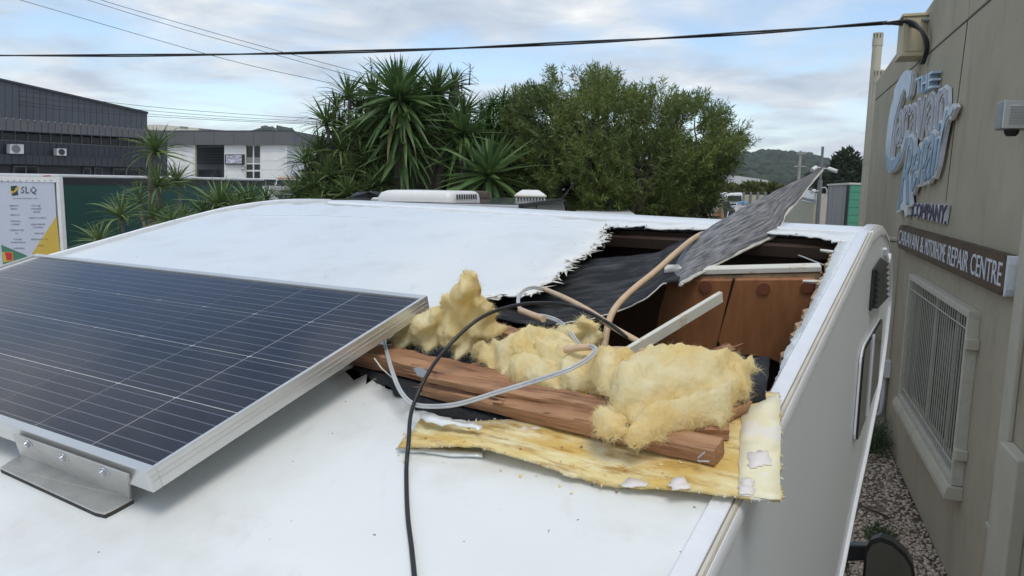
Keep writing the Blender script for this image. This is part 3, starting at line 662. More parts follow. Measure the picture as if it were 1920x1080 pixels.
# torn plywood rim along the right side of the hole
pr = MB(); r = np.random.default_rng(9); rim = [uv(x, y) for x, y in ((1572,455),(1556,482),(1531,542),(1501,602),(1466,664))]; rp = jag(rim, .018, .004, False, 4)
v = []; n = len(rp)
for (u, q) in rp:
    e = r.uniform(.0005, .0045); v += [L(u, q-.03, -.004), L(u, q+e*.6, -.006), L(u, q+e, -.020-r.uniform(0, .012)), L(u, q-.03, -.03)]
pr.add(v, [(i*4+j, i*4+(j+1) % 4, (i+1)*4+(j+1) % 4, (i+1)*4+j) for i in range(n-1) for j in range(4)]+[(0, 1, 2, 3), tuple((n-1)*4+j for j in (3, 2, 1, 0))])
pr.build('plywood_rim', m_ply, mh)
for (xa, ya, xb, yb) in ((1538,469,1574,475),(1505,527,1545,529)):
    MB().tube([RP(xa, ya, -.004), RP((xa+xb)/2, (ya+yb)/2, -.006), RP(xb, yb, -.012)], [.0035, .005, .006], 5).build('wood_splinter', m_stick, mh)
# overhead cupboard
A, B = RP(1249, 514, -.022), RP(1540, 507, -.022); ab = (B-A)/np.linalg.norm(B-A); cnv = np.cross(ab, NN); cnv /= np.linalg.norm(cnv); cnv = cnv if cnv@UU < 0 else -cnv
CH = lambda x, y, o=0.: hit(x, y, A+cnv*o, cnv)
cb = MB().box((A+B)/2-cnv*.09-NN*.20, ab*np.linalg.norm(B-A)/2, cnv*.06, NN*.17).build('cupboard', m_darkwood, mh)
MB().box((A+B)/2-cnv*.012+NN*.004, ab*np.linalg.norm(B-A)/2, cnv*.016, NN*.007).build('top_rail', m_stick, cb, bevel=.002)
MB().prism([CH(1249,519), CH(1543,512), CH(1530,526), CH(1250,527)], -cnv*.02).build('rail_edge', m_ply, cb)
MB().box(A+ab*.03+cnv*.004+NN*.012, ab*.034, cnv*.018, NN*.010).build('foam_pad', m_fray, cb, bevel=.005)
dA = [(1252,524),(1374,525),(1362,572),(1341,664),(1230,690),(1226,640),(1236,580)]
dB = [(1379,524),(1530,523),(1522,560),(1480,690),(1440,672),(1380,664),(1352,655),(1346,640),(1360,590)]
for dp_, o in ((dA, .010), (dB, .016)):
    d = MB().prism([CH(x, y, o) for x, y in dp_], -cnv*.014).build('cupboard_door', m_lam, cb, bevel=.003)
m_cap = mat('brown_plastic_cap', (.23, .085, .045), .4, var=.1)
for x, y, o in ((1323,537,.0105), (1432,541,.0165), (1514,538,.0165)):
    c = CH(x, y, o); MB().tube([c, c+cnv*.004], .0155, 20).build('cover_cap', m_cap, cb, smooth=True)
MB().prism([CH(1375.5,525,.012), CH(1378,524,.012), CH(1346,650,.012), CH(1343.5,650,.012)], -cnv*.012).build('door_gap_shade', m_dark, cb)  # solid dark strip standing in for the shade between the doors
# vent and window in the side wall
ve = [sun_(*p) for p in ((1603,503),(1620,481),(1623,553),(1597,580))]
SO = lambda u, n, o=0.: L(u, VS-o, n)
vo = MB().prism([SO(u, n, .001) for u, n in ve], -VV*.006).build('side_vent', m_black, mh, bevel=.002)
for i in range(7):
    t0, t1 = (i+.12)/7.2, (i+.98)/7.2; q = [np.array(p) for p in ve]
    a0_, a1_, b0_, b1_ = lerp(q[0], q[3], t0), lerp(q[0], q[3], t1), lerp(q[1], q[2], t0), lerp(q[1], q[2], t1)
    a0_, b0_ = lerp(a0_, b0_, .1), lerp(a0_, b0_, .97); a1_, b1_ = lerp(a1_, b1_, .1), lerp(a1_, b1_, .97)
    MB().add([SO(*a0_, .007), SO(*b0_, .007), SO(*b1_, .007), SO(*a1_, .007), SO(*a1_, .020), SO(*b1_, .026)], [(0, 1, 5, 4), (3, 4, 5, 2), (0, 4, 3), (1, 2, 5), (0, 3, 2, 1)]).build('louvre', m_black, vo)
wi = [np.array(sun_(*p)) for p in ((1578,646),(1623.5,582),(1614,716),(1563,842))]
def wq(x, y): return tuple((wi[0]*(1-x)+wi[1]*x)*(1-y)+(wi[3]*(1-x)+wi[2]*x)*y)
def rq(x0, x1, y0, y1, r=.10):
    o = []
    for cx_, cy_, s0 in ((x0+r, y0+r, 180), (x1-r, y0+r, 270), (x1-r, y1-r, 0), (x0+r, y1-r, 90)):
        for k in range(5):
            t = R_(s0+k*22.5); o.append(wq(cx_+r*math.cos(t), cy_+r*math.sin(t)))
    return o
wf_ = MB().prism([SO(*p, .001) for p in rq(.02, .98, .02, .98, .14)], -VV*.006).build('side_window', m_trim, mh, bevel=.003)
MB().prism([SO(*p, .0062) for p in rq(.035, .965, .04, .96, .12)], -VV*.003).build('rubber_seal', m_black, wf_)
for x0, x1 in ((.055, .42), (.455, .945)):
    MB().prism([SO(*p, .0095) for p in rq(x0, x1, .06, .94, .05)], -VV*.002).build('window_pane', m_glass, wf_)
MB().prism([SO(*wq(.42, .05), .0095), SO(*wq(.45, .05), .0095), SO(*wq(.45, .95), .0095), SO(*wq(.42, .95), .0095)], -VV*.006).build('window_bar', m_trim, wf_)
# cab under the overhang, wheels, towing mirror
def W3(f, v, z): return np.array([Q0[0], Q0[1], 0])+FH*f+VV*v+ZU*z
cabp = [(.6, .55), (.6, 1.95), (1.2, 2.05), (1.75, 1.95), (2.35, 1.35), (3.0, 1.2), (3.1, .55)]
MB().prism([W3(f, 0.05, z) for f, z in cabp], VV*1.25).build('cab', m_gelside, mh, bevel=.05)
MB().prism([W3(f, VS+.03, z) for f, z in ((.55, .55), (.55, 1.75), (-1.9, 1.3), (-1.9, .55))], VV*(1.866-VS-.06)).build('body_base', m_gelside, mh)
for f in (2.55, -.9):
    for v in (.10, 1.20):
        w_ = MB().tube([W3(f, v, .34), W3(f, v+.2, .34)], .34, 24).build('wheel', m_black, mh, smooth=True)
        MB().tube([W3(f, v-.01, .34), W3(f, v+.21, .34)], .19, 16).build('rim', m_galv, w_, smooth=True)
DM = 2.75
mo = [(1617,1085),(1621,1030),(1631,1013),(1650,1007),(1674,1016),(1698,1038),(1712,1060),(1717,1092),(1713,1135),(1692,1156),(1645,1152),(1620,1128)]
back = np.array([FH[0], FH[1], 0])
mc = np.mean([at(x, y, DM) for x, y in mo], 0)
am = MB(); am.prism([at(1500,1020,DM+.22), at(1500,1056,DM+.22), at(1640,1052,DM+.03), at(1640,1024,DM+.03)], back*.05)
arm = am.build('mirror_arm', m_black, mh, bevel=.008)
v = [at(x, y, DM) for x, y in mo]; v2 = [lerp(p, mc, .06)+back*.07 for p in v]; v3 = [lerp(p, mc, .45)+back*.12 for p in v]; n = len(v)
ho = MB().add(v+v2+v3, [(i, (i+1) % n, n+(i+1) % n, n+i) for i in range(n)]+[(n+i, n+(i+1) % n, 2*n+(i+1) % n, 2*n+i) for i in range(n)]+[tuple(range(2*n, 3*n)), tuple(range(n))[::-1]]).build('mirror_housing', m_black, arm, smooth=True)
m_mirror = mat('mirror_glass', (.30, .32, .33), .03, 1., var=.02)
MB().prism([lerp(p, mc, .11)-back*.004 for p in v], -back*.003).build('mirror_glass', m_mirror, arm)

# ------------------------------------------------------------------ solar panel on its steel bracket
PU, PV = ray(1858, -111), ray(-1333, 321); PV = PV-PU*(PU@PV); PV /= np.linalg.norm(PV); PN = np.cross(PU, PV); PN *= np.sign(PN[2])
LU, LV, FHt = .629, 1.484, .033
PP = lambda u, v, w=0.: P0+PU*u+PV*v+PN*w
sp = thing('solar_panel', 'dark blue solar panel in an aluminium frame, tilted on the roof', 'solar panel', PP(LU/2, LV/2, -.06))
fw_ = .0075
for (u0, u1, v0, v1) in ((0, fw_*2, 0, LV), (LU-fw_*2, LU, 0, LV), (fw_*2, LU-fw_*2, 0, fw_), (fw_*2, LU-fw_*2, LV-fw_, LV)):
    o = MB().box(PP((u0+u1)/2, (v0+v1)/2, -FHt/2), PU*(u1-u0)/2, PV*(v1-v0)/2, PN*FHt/2).build('frame_rail', m_alu, sp, bevel=.0012)
    if u1-u0 > .1:
        for w in (-.011, -.019): MB().box(PP(LU/2, (v0 if v0 < .1 else v1)+(-.0006 if v0 < .1 else .0006), w), PU*(LU/2-.004), PV*.0005, PN*.0009).build('frame_groove', m_alu, o)
MB().box(PP(LU/2, LV/2, -.0105), PU*(LU/2-fw_*1.5), PV*(LV/2-fw_*.9), PN*.002).build('backsheet', m_back, sp)
pu, pv = .1527, .1613; cu, cv = .1496, .1574
Mc = Matrix([[PU[i], PV[i], PN[i], 0] for i in range(3)]+[[0, 0, 0, 1]])
ch_ = .0012; cm = bpy.data.meshes.new('solar_cell'); x, y = cu/2, cv/2
cs = [(-x, -y+ch_), (-x+ch_, -y), (x-ch_, -y), (x, -y+ch_), (x, y-ch_), (x-ch_, y), (-x+ch_, y), (-x, y-ch_)]
cm.from_pydata([(a, b, 0) for a, b in cs]+[(a, b, .0012) for a, b in cs], [], [tuple(range(8, 16)), tuple(range(8))[::-1]]+[(i, (i+1) % 8, 8+(i+1) % 8, 8+i) for i in range(8)]); cm.materials.append(m_cell)
for i in range(4):
    for j in range(9):
        o = bpy.data.objects.new('solar_cell', cm); COL.objects.link(o); o.parent = sp
        c = PP(.0135+pu*(i+.5)-.0005, .0110+pv*(j+.5)-.003, -.0083)-origin(sp); M = Mc.copy(); M.translation = Vector(c); o.matrix_local = M
mk('glass_pane', [PP(u, v, -.0040) for u, v in ((fw_, fw_), (LU-fw_, fw_), (LU-fw_, LV-fw_), (fw_, LV-fw_))], [(0, 1, 2, 3)] if np.cross(PU, PV)@PN > 0 else [(3, 2, 1, 0)], m_pglass, sp)
bA, bB = RP(42, 853, .008), RP(247, 934, .008); tA, tB = PP(-.006, .336, -.006), PP(-.006, .032, -.006)
pv0 = lambda p: PP(-.006, (p-P0)@PV, 0)
sideA, sideB = bA, bB
fo = [RP(0, 880, .006), RP(178, 962, .006), RP(196, 966, .006), RP(215, 957, .006), RP(250, 938, .006)]
br_ = MB().prism([bA, bB, lerp(bB, tB, .55), tB+(tA-tB)*.0, lerp(tB, tA, .08), tA], -PU*.003).build('mounting_bracket', m_alubr, sp)
MB().prism([bA]+fo+[bB], NN*.003).build('bracket_foot', m_alubr, br_, bevel=.001)
MB().prism([q-NN*.006 for q in [bA]+fo+[bB]], NN*.0055).build('foot_sealant', m_joint, br_)
npl = np.cross(tB-tA, bA-tA); npl /= np.linalg.norm(npl); npl = npl if npl@PU < 0 else -npl
for x, y in ((54,830),(121,856),(196,883)):
    c = hit(x, y, tA+npl*.003, npl); b = MB(); b.tube([c, c+npl*.0016], .0085, 16); b.tube([c+npl*.0016, c+npl*.007], .0058, 6); b.build('bolt', m_bolt, br_, bevel=.0006)
for vq in (.30, 1.18):
    MB().prism([PP(LU+.003, vq, -.004), PP(LU+.003, vq+.25, -.004), PP(LU+.003, vq+.25, -.11), PP(LU+.003, vq, -.11)], PU*.003).build('mounting_bracket', m_alubr, sp)
# ------------------------------------------------------------------ torn sheets
def loft(name, pairs, m, ns=9, thick=.005, parent=None, sag=0.0, straight=False):
    spl = spline if not straight else (lambda P, k: [lerp(P[i], P[i+1], q/k) for i in range(len(P)-1) for q in range(k)]+[P[-1]])
    top = spl([at(x, y, D) for (x, y, D), _ in pairs], 5); bot = spl([at(x, y, D) for _, (x, y, D) in pairs], 5); n = len(top); V = []; UVs = []
    lens = np.concatenate([[0], np.cumsum([np.linalg.norm(bot[i+1]-bot[i]) for i in range(n-1)])])
    for i in range(n):
        for j in range(ns):
            t = j/(ns-1); V.append(lerp(top[i], bot[i], t)-NN*sag*math.sin(math.pi*t)+NN*.003*noise.noise(Vector((i*.3, j*.5, 1)))); UVs.append((lens[i], t*.35))
    F = [(i*ns+j, i*ns+j+1, (i+1)*ns+j+1, (i+1)*ns+j) for i in range(n-1) for j in range(ns-1)]
    o = mk(name, V, F, m, parent, True); fixn(o)
    l = o.data.uv_layers.new(name='UVMap')
    for lp in o.data.loops: l.data[lp.index].uv = UVs[lp.vertex_index]
    s = o.modifiers.new('thickness', 'SOLIDIFY'); s.thickness = thick; s.offset = 0
    return o, bot
def uvmat(m, stretch):
    t = m.node_tree
    for n in t.nodes:
        if n.type == 'MAPPING':
            n.inputs['Scale'].default_value = stretch; s = n.inputs[0].links[0].from_node; t.links.new(s.outputs['UV'], n.inputs[0])
uvmat(m_felt_lit, (12, 60, 1)); uvmat(m_felt_shade, (9, 34, 1))
ls = thing('lining_sheet', 'black felt-faced lining sheet torn loose, its grey flap standing up out of the hole', 'torn sheet', RP(1200, 560, -.05))
low = [((975,506,2.06),(920,592,1.68)), ((1040,497,2.05),(1000,610,1.64)), ((1095,488,2.05),(1070,604,1.63)), ((1170,482,2.0),(1140,590,1.64)), ((1225,476,1.96),(1205,563,1.68)), ((1258,462,1.965),(1243,533,1.73)), ((1290,447,1.985),(1272,529,1.748))]
flap = [((1252,492,1.955),(1275,534,1.745)), ((1290,455,1.98),(1280,531,1.755)), ((1335,424,2.04),(1330,503,1.86)), ((1390,392,2.10),(1400,467,1.99)), ((1432,369,2.15),(1457,440,2.09)), ((1452,359,2.18),(1471,405,2.15)), ((1500,336,2.24),(1516,350,2.25)), ((1540,315,2.29),(1541,319,2.295))]
o1, _ = loft('sagging_sheet', low, m_felt_shade, parent=ls, sag=.02)
o2, bt = loft('raised_flap', flap, m_felt_lit, parent=ls, sag=-.004, straight=True)
eb = MB(); r = np.random.default_rng(2)
eb.tube([p+NN*r.normal(0, .0012) for p in bt], [.0046*r.uniform(.6, 1.3) for _ in bt], 6); eb.build('torn_white_edge', m_fray, ls)
_, b1 = None, spline([at(*q) for _, q in low], 5)
MB().tube([p+NN*r.normal(0, .001) for p in b1[8:-4]], .002, 5).build('torn_white_edge', m_fray, ls)
# glue-stained roof skin peeled back over the roof
ps = thing('peeled_sheet', 'yellow glue-stained underside of roof skin peeled back over the roof edge', 'torn sheet', RP(1150, 850, 0))
po = [(745,834),(772,802),(788,779),(830,786),(1000,775),(1250,745),(1462,737),(1464,941),(1440,938),(1360,929),(1246,914),(1115,895),(1010,871),(900,845),(820,838)]
pq = [uv(x, y, .018) for x, y in po]
def pz(u, v):
    e = edge_dist([(u, v)], pq)[0]; c = uv(900, 850, .018); g = math.exp(-(((u-c[0])/.05)**2+((v-c[1])/.12)**2))
    return .011+.009*min(1, max(0, (-.54-v)/.08))+.016*g+.002*noise.noise(Vector((u*9, v*9, 0)))+.0015*max(0, 1-e/.02)*noise.noise(Vector((u*20, v*20, 4)))
pj = jag(pq, .010, .0013, True, 11)
plate('sheet_underside', pj, lambda u, v: L(u, v, pz(u, v)), m_glue, ps, res=.016, thick=.004)
st = [uv(x, y, .02) for x, y in ((1390,775),(1462,738),(1463.5,939),(1384,930))]
plate('cream_edge_strip', jag(st, .012, .001, True, 12), lambda u, v: L(u, v, pz(u, v)+.0022), m_cream, ps, res=.02, thick=.002)
u2 = [uv(x, y, .004) for x, y in ((742,843),(800,838),(905,848),(905,858),(850,856),(790,850))]
plate('lower_skin', jag(u2, .012, .0015, True, 13), lambda u, v: L(u, v, .007), m_gel, ps, res=.03, thick=.003)
cu_ = [uv(x, y, .03) for x, y in ((786,778),(812,775),(850,790),(905,800),(900,806),(850,800),(800,792))]
plate('curled_strip', jag(cu_, .008, .002, True, 14), lambda u, v: L(u, v, .030+.004*noise.noise(Vector((u*40, v*40, 0)))), m_gel, ps, res=.02, thick=.002)
m_paper = mat('pale_paper_scrap', (.80, .74, .70), .8, var=.08, vs=30)
for k, pp_ in enumerate((((1160,897),(1172,887),(1186,884),(1200,891),(1217,897),(1210,905),(1190,906),(1172,903)), ((1250,909),(1262,898),(1272,894),(1290,902),(1296,912),(1284,921),(1266,920)), ((1402,850),(1440,846),(1446,872),(1405,880)), ((1388,900),(1412,896),(1414,930),(1386,928)))):
    qq = [uv(x, y, .022) for x, y in pp_]; plate('paper_scrap', jag(qq, .004, .0022, True, 40+k), lambda u, v: L(u, v, pz(u, v)+(.0036 if v < -.6 else .0012)), m_paper, ps, res=.012, thick=.0003)
ef = MB(); r = np.random.default_rng(15)
for i, (u, v) in enumerate(pj):
    if i % 1: continue
    b = pj[(i+1) % len(pj)]; t = np.array([b[0]-u, b[1]-v]); t /= np.linalg.norm(t)+1e-9; on = np.array([t[1], -t[0]]); on = on if not inside((u+on[0]*.004, v+on[1]*.004), pq) else -on
    for _ in range(2):
        ln = r.uniform(.001, .005); d = on+t*r.normal(0, .5); p = L(u, v, pz(u, v)-.001); q = L(u+d[0]*ln, v+d[1]*ln, pz(u, v)+r.uniform(-.004, .003)); wv = (UU*t[0]+VV*t[1])*r.uniform(.0006, .002); ef.add([p-wv, p+wv, q, p-NN*.002], [(0, 1, 2), (0, 2, 3), (1, 3, 2), (0, 3, 1)])
ef.build('frayed_edge', m_fray, ps, kind='stuff')
# dark lining lying over the front rim of the hole
l1 = [uv(x, y, .006) for x, y in ((660,690),(730,727),(780,765),(850,782),(960,797),(1050,800),(1080,740),(1020,690),(930,655),(800,650))]
plc = plate('lining_sheet', jag(l1, .012, .003, True, 21), lambda u, v: L(u, v, .007+.004*noise.noise(Vector((u*9, v*9, 0)))), m_felt, None, res=.03, thick=.003)
tag(plc, 'black felt sheet lying flat beneath the split timbers at the front of the hole', 'torn sheet')
l2 = [uv(x, y, .026) for x, y in ((1150,690),(1200,672),(1320,670),(1441,667),(1437,746),(1402,753),(1330,772),(1200,790))]
plc = plate('lining_sheet', jag(l2, .02, .001, True, 22), lambda u, v: L(u, v, .024+.004*noise.noise(Vector((u*9, v*9, 2)))), m_felt, None, res=.03, thick=.004)
tag(plc, 'dark grey lining card under the largest insulation wad, its square corner at the roof edge', 'torn sheet')

# ------------------------------------------------------------------ split timbers
def beam(label, a, b, w, h, seed, ja=.03, jb=.004, roll=0., name='timber', m=None, split=0., twist=0.):
    r = np.random.default_rng(seed); A, B = RP(*a), RP(*b); Ln = np.linalg.norm(B-A); X = (B-A)/Ln; Zv = NN-X*(NN@X); Zv /= np.linalg.norm(Zv); Y = np.cross(Zv, X)
    n = 34; sec = [(-1, -.8), (-.85, -1), (0, -1), (.85, -1), (1, -.8), (1, 0), (1, .8), (.85, 1), (.3, 1), (-.3, 1), (-.85, 1), (-1, .8), (-1, 0)]; k = len(sec); V = []
    oa, ob = r.uniform(0, 1, k), r.uniform(0, 1, k)
    for i in range(n):
        t = i/(n-1); ro = roll+twist*t; c, s = math.cos(ro), math.sin(ro); tap = 1-split*(1-t)**2
        for j, (y, z) in enumerate(sec):
            g = max(0, noise.noise(Vector((t*3.2*Ln/.3, j*1.9, seed*2.3)))-.12); y2 = y*w/2*(1+.12*noise.noise(Vector((t*9, y*2+seed, z)))-.5*g)*tap; z2 = z*h/2*(1+.16*noise.noise(Vector((t*7, seed, y*2)))-.55*g)*tap
            x = t*Ln
            if i < 3: x = (t*Ln)+(3-i)/3*(oa[j]*ja-ja*.4)
            if i > n-4: x = t*Ln-(i-(n-4))/3*(ob[j]*jb)
            V.append((x, y2*c-z2*s, y2*s+z2*c))
    F = [(i*k+j, i*k+(j+1) % k, (i+1)*k+(j+1) % k, (i+1)*k+j) for i in range(n-1) for j in range(k)]+[tuple(range(k))[::-1], tuple(range((n-1)*k, n*k))]
    me = bpy.data.meshes.new(name); me.from_pydata(V, [], F); o = link(name, me, m or m_wood); fixn(o)
    M = Matrix([[X[i], Y[i], Zv[i], A[i]] for i in range(3)]+[[0, 0, 0, 1]]); o.matrix_world = M
    autosm(o); tag(o, label, 'timber', 'broken roof timbers')
    sh = MB()
    for e, amt in ((0, ja), (1, jb)):
        if amt < .015: continue
        for _ in range(9):
            y, z = r.uniform(-.45, .45)*w, r.uniform(-.45, .45)*h; x = Ln*e+(.012 if e == 0 else -.012); ln = r.uniform(.4, 1.2)*amt; d = 1 if e else -1; q = r.uniform(.001, .0035)
            sh.add([(x-d*.01, y-q, z), (x-d*.01, y+q, z), (x-d*.01, y, z+q*1.3), (x+d*ln, y+r.normal(0, .004), z+r.normal(0, .004))], [(0, 1, 3), (1, 2, 3), (2, 0, 3), (0, 2, 1)])
    for _ in range(7):
        x = r.uniform(.1, .9)*Ln; ln = r.uniform(.02, .05); y = r.choice([-1, 1])*w*.46; z = h*.46; q = r.uniform(.0008, .002)
        sh.add([(x, y-q, z), (x, y+q, z), (x, y, z+q), (x+ln, y+r.normal(0, .003), z+r.uniform(.001, .008))], [(0, 1, 3), (1, 2, 3), (2, 0, 3), (0, 2, 1)])
    me2 = bpy.data.meshes.new('splinters'); me2.from_pydata([tuple(v) for v in np.vstack(sh.v)], [], sh.f); s2 = link('splinters', me2, m or m_wood, o); s2['kind'] = 'stuff'; fixn(s2)
    return o
beam('long split timber coming out from under the solar panel corner', (622,650,.022), (985,733,.03), .050, .034, 1, .02, .05)
beam('timber with a grey torn nail plate lying across the other timbers', (797,706,.048), (1172,774,.046), .033, .025, 2, .06, .03, split=.55, roll=.15)
beam('lowest and longest timber, its sawn end lying on the yellow sheet', (800,728,.020), (1350,848,.034), .036, .027, 3, .04, .001, split=.3)
beam('dark splintered timber wedged between the lowest timber and the crossing one', (930,748,.036), (1200,802,.040), .034, .018, 4, .05, .04, roll=.5, split=.3)
beam('thin back timber half buried between the insulation wads', (862,596,.045), (1130,684,.045), .026, .022, 5, .03, .03, roll=.1)
beam('short square timber stub behind the left insulation wad', (905,628,.03), (1000,648,.03), .030, .032, 6, .01, .02)
beam('small timber end sticking out at the right of the largest insulation wad', (1330,790,.034), (1396,757,.034), .022, .026, 7, .01, .004, roll=.4)
beam('thin timber batten at the right, under the largest insulation wad', (1180,800,.03), (1368,808,.03), .024, .020, 8, .02, .004)
sp_ = beam('small broken timber offcut at the foot of the cupboard doors', (1335,668,-.01), (1372,655,-.02), .018, .018, 10, .01, .006, roll=.3)
st_ = MB(); Aq, Bq = RP(1160, 672, .055), RP(1352, 556, .085); X = (Bq-Aq)/np.linalg.norm(Bq-Aq); Y = np.cross(NN, X); Y /= np.linalg.norm(Y); Z2 = np.cross(X, Y)
st_.box((Aq+Bq)/2, X*np.linalg.norm(Bq-Aq)/2, Y*.0045, Z2*.0105)
tag(st_.build('white_batten', m_stick, None, bevel=.0012), 'long white painted batten poking up across the brown cupboard doors', 'batten')
# nail plate and staple on the timbers
npz = [RP(x, y, .0735) for x, y in ((775,690),(790,688),(803,697),(798,708),(783,704))]
tag(MB().prism(npz, -NN*.0012).build('nail_plate', m_galv, None), 'crumpled grey metal nail plate on the joint of the left timber', 'nail plate')
tag(MB().tube([RP(1322,847,.046), RP(1310,858,.040), RP(1308,864,.038), RP(1330,865,.038)], .0011, 5).build('wire_staple', m_bolt, None), 'bent wire staple on the sawn end of the lowest timber', 'staple')
tag(MB().tube([RP(702,672,.06), RP(715,690,.05), RP(735,708,.03)], .0012, 5).build('wood_sliver', m_stick, None), 'pale thin sliver of wood leaning on the left timber', 'splinter')

# ------------------------------------------------------------------ glass wool
def wad(label, pts, T, seed, nf=2200, back=.5):
    r = np.random.default_rng(seed); W3_ = np.array([RP(*p) for p in pts]); c = W3_.mean(0); n_ = np.linalg.svd(W3_-c)[2][2]; vdir = (CAM-c)/np.linalg.norm(CAM-c)
    if n_@(vdir+NN*.8) < 0: n_ = -n_
    if abs(n_@vdir) < .45: n_ = n_*.5+vdir*.6; n_ /= np.linalg.norm(n_)
    ex = np.cross(NN, n_); ex /= np.linalg.norm(ex); ey = np.cross(n_, ex)
    P2 = np.stack([(W3_-c)@ex, (W3_-c)@ey], 1); hgt = (W3_-c)@n_
    P2s = np.array([p[:2] for p in spline([np.array([*p, 0]) for p in list(P2)+[P2[0]]], 6)][:-1]); P2s += np.array([[.011*noise.noise(Vector((p[0]*45, p[1]*45, seed)))+.006*noise.noise(Vector((p[0]*110, p[1]*110, seed+4))), .011*noise.noise(Vector((p[0]*45, p[1]*45, seed+20)))+.006*noise.noise(Vector((p[0]*110, p[1]*110, seed+7)))] for p in P2s]); poly = [tuple(p) for p in jag([tuple(p) for p in P2s], .007, .0018, True, seed)]
    V2, F = cdt(poly, (), .0058)
    d = edge_dist(V2, poly); w = 1/(np.linalg.norm(V2[:, None]-P2[None], axis=2)**2+1e-5); base = (w@hgt)/w.sum(1)
    rad = .030; q = np.clip(d/rad, 0, 1); prof_ = np.sqrt(1-(1-q)**2); onb = d < 1e-6
    def nz(x, y, s, o): return noise.fractal(Vector((x*s, y*s, o+seed*3.1)), 1., 2., 5)
    fr_ = np.zeros(len(V2)); bk = np.zeros(len(V2)); tx = np.zeros((len(V2), 2))
    for i, (x, y) in enumerate(V2):
        wx = x+.02*noise.noise(Vector((x*14, y*14, seed))); wy = y+.02*noise.noise(Vector((x*14, y*14, seed+9)))
        ridge = 1-abs(noise.noise(Vector((wx*22, wy*34, seed*1.7))))*2; r2 = 1-abs(noise.noise(Vector((wx*55, wy*80, seed*2.7))))*2
        fr_[i] = T*prof_[i]*(.75+.55*nz(x, y, 13, 0))+prof_[i]*(.007*ridge+.004*r2+.0045*nz(x, y, 90, 5)-.034*max(0, 1-abs(noise.noise(Vector((wx*9, wy*15, seed*5.1))))*7)); bk[i] = -T*back*prof_[i]*(1+.3*nz(x, y, 15, 8))
        tx[i] = .003*noise.noise(Vector((x*60, y*60, 2))), .003*noise.noise(Vector((x*60, y*60, 7)))
    fw3 = c+(V2[:, 0]+tx[:, 0])[:, None]*ex+(V2[:, 1]+tx[:, 1])[:, None]*ey+(base+fr_)[:, None]*n_; bw3 = c+V2[:, 0][:, None]*ex+V2[:, 1][:, None]*ey+(base+bk)[:, None]*n_
    # keep the wad above the roof and what it lies on
    for A_ in (fw3, bw3):
        hh = (A_-Q0)@NN; low_ = hh < .012; A_[low_] += NN*(.012-hh[low_])[:, None]
    idx = np.arange(len(V2)); ib = len(V2)+idx; ib[onb] = idx[onb]
    F2 = [tuple(f) for f in F]+[tuple(ib[i] for i in f[::-1]) for f in F]
    o = mk('insulation_wad', np.vstack([fw3, bw3]), F2, m_ins, None, True); fixn(o)
    tag(o, label, 'insulation', 'clumps of yellow glass wool')
    me = o.data; cen = np.array([p.center[:] for p in me.polygons]); nr = np.array([p.normal[:] for p in me.polygons]); ar = np.array([p.area for p in me.polygons])
    cdd = np.linalg.norm(cen[:, None]-fw3[onb][None, ::2], axis=2).min(1) if onb.any() else np.ones(len(cen))
    pr_ = ar*(1+5*(cdd < .018)); pr_ /= pr_.sum(); pick = r.choice(len(cen), int(nf*3.2), p=pr_); Vv, Ff = [], []; k = 0
    for i in pick:
        tdir = np.cross(nr[i], r.normal(size=3)); tdir /= np.linalg.norm(tdir)+1e-9; ln = r.uniform(.004, .014)*(1.25 if cdd[i] < .018 else 1.); dr = tdir*.9+nr[i]*r.uniform(.0, .40); dr /= np.linalg.norm(dr); p0 = cen[i]-nr[i]*.002; p1 = p0+dr*ln*.5; p2 = p0+dr*ln-NN*ln*.12+r.normal(0, .002, 3); s_ = np.cross(dr, vdir); s_ = s_/(np.linalg.norm(s_)+1e-9)*r.uniform(.00008, .0002)
        Vv += [p0-s_, p0+s_, p1-s_*.8, p1+s_*.8, p2]; Ff += [(k, k+1, k+3, k+2), (k+2, k+3, k+4)]; k += 5
    mk('fibre', Vv, Ff, m_insf, o, False, kind='stuff')
    return o
wad('tall peaked wad of yellow insulation beside the solar panel corner', [(722,642,.02),(745,612,.05),(762,596,.07),(785,592,.09),(800,578,.10),(832,560,.13),(848,543,.15),(860,517,.18),(874,511,.19),(890,522,.18),(902,548,.15),(914,572,.12),(932,588,.09),(964,610,.05),(940,622,.05),(902,628,.05),(922,644,.035),(905,660,.03),(858,670,.025),(800,663,.022),(752,656,.02)], .036, 1, 2600)
wad('flat ragged wad of yellow insulation in the middle, behind the crossing timber', [(886,668,.035),(905,655,.05),(926,641,.07),(958,634,.08),(985,622,.09),(1000,614,.09),(1036,622,.08),(1075,640,.07),(1110,650,.07),(1150,664,.07),(1176,690,.07),(1160,738,.045),(1120,738,.045),(1060,733,.045),(1008,730,.045),(952,712,.045),(918,692,.04)], .028, 2, 2600)
wad('small pale wad of yellow insulation at the back near the tan conduits', [(1000,628,.05),(1020,615,.07),(1050,614,.07),(1072,606,.08),(1090,598,.09),(1112,603,.09),(1128,614,.08),(1131,640,.05),(1105,654,.04),(1060,650,.04),(1025,642,.04)], .022, 3, 1100)
wad('largest thick wad of yellow insulation draped over the timbers at the right', [(1120,672,.07),(1165,668,.085),(1230,671,.09),(1300,668,.09),(1362,669,.09),(1402,676,.085),(1413,694,.075),(1400,712,.065),(1408,728,.06),(1394,745,.055),(1372,772,.05),(1366,797,.04),(1318,798,.045),(1262,812,.05),(1232,826,.048),(1196,832,.048),(1168,826,.05),(1180,796,.06),(1158,770,.07),(1148,740,.075),(1112,712,.075)], .040, 4, 4200)
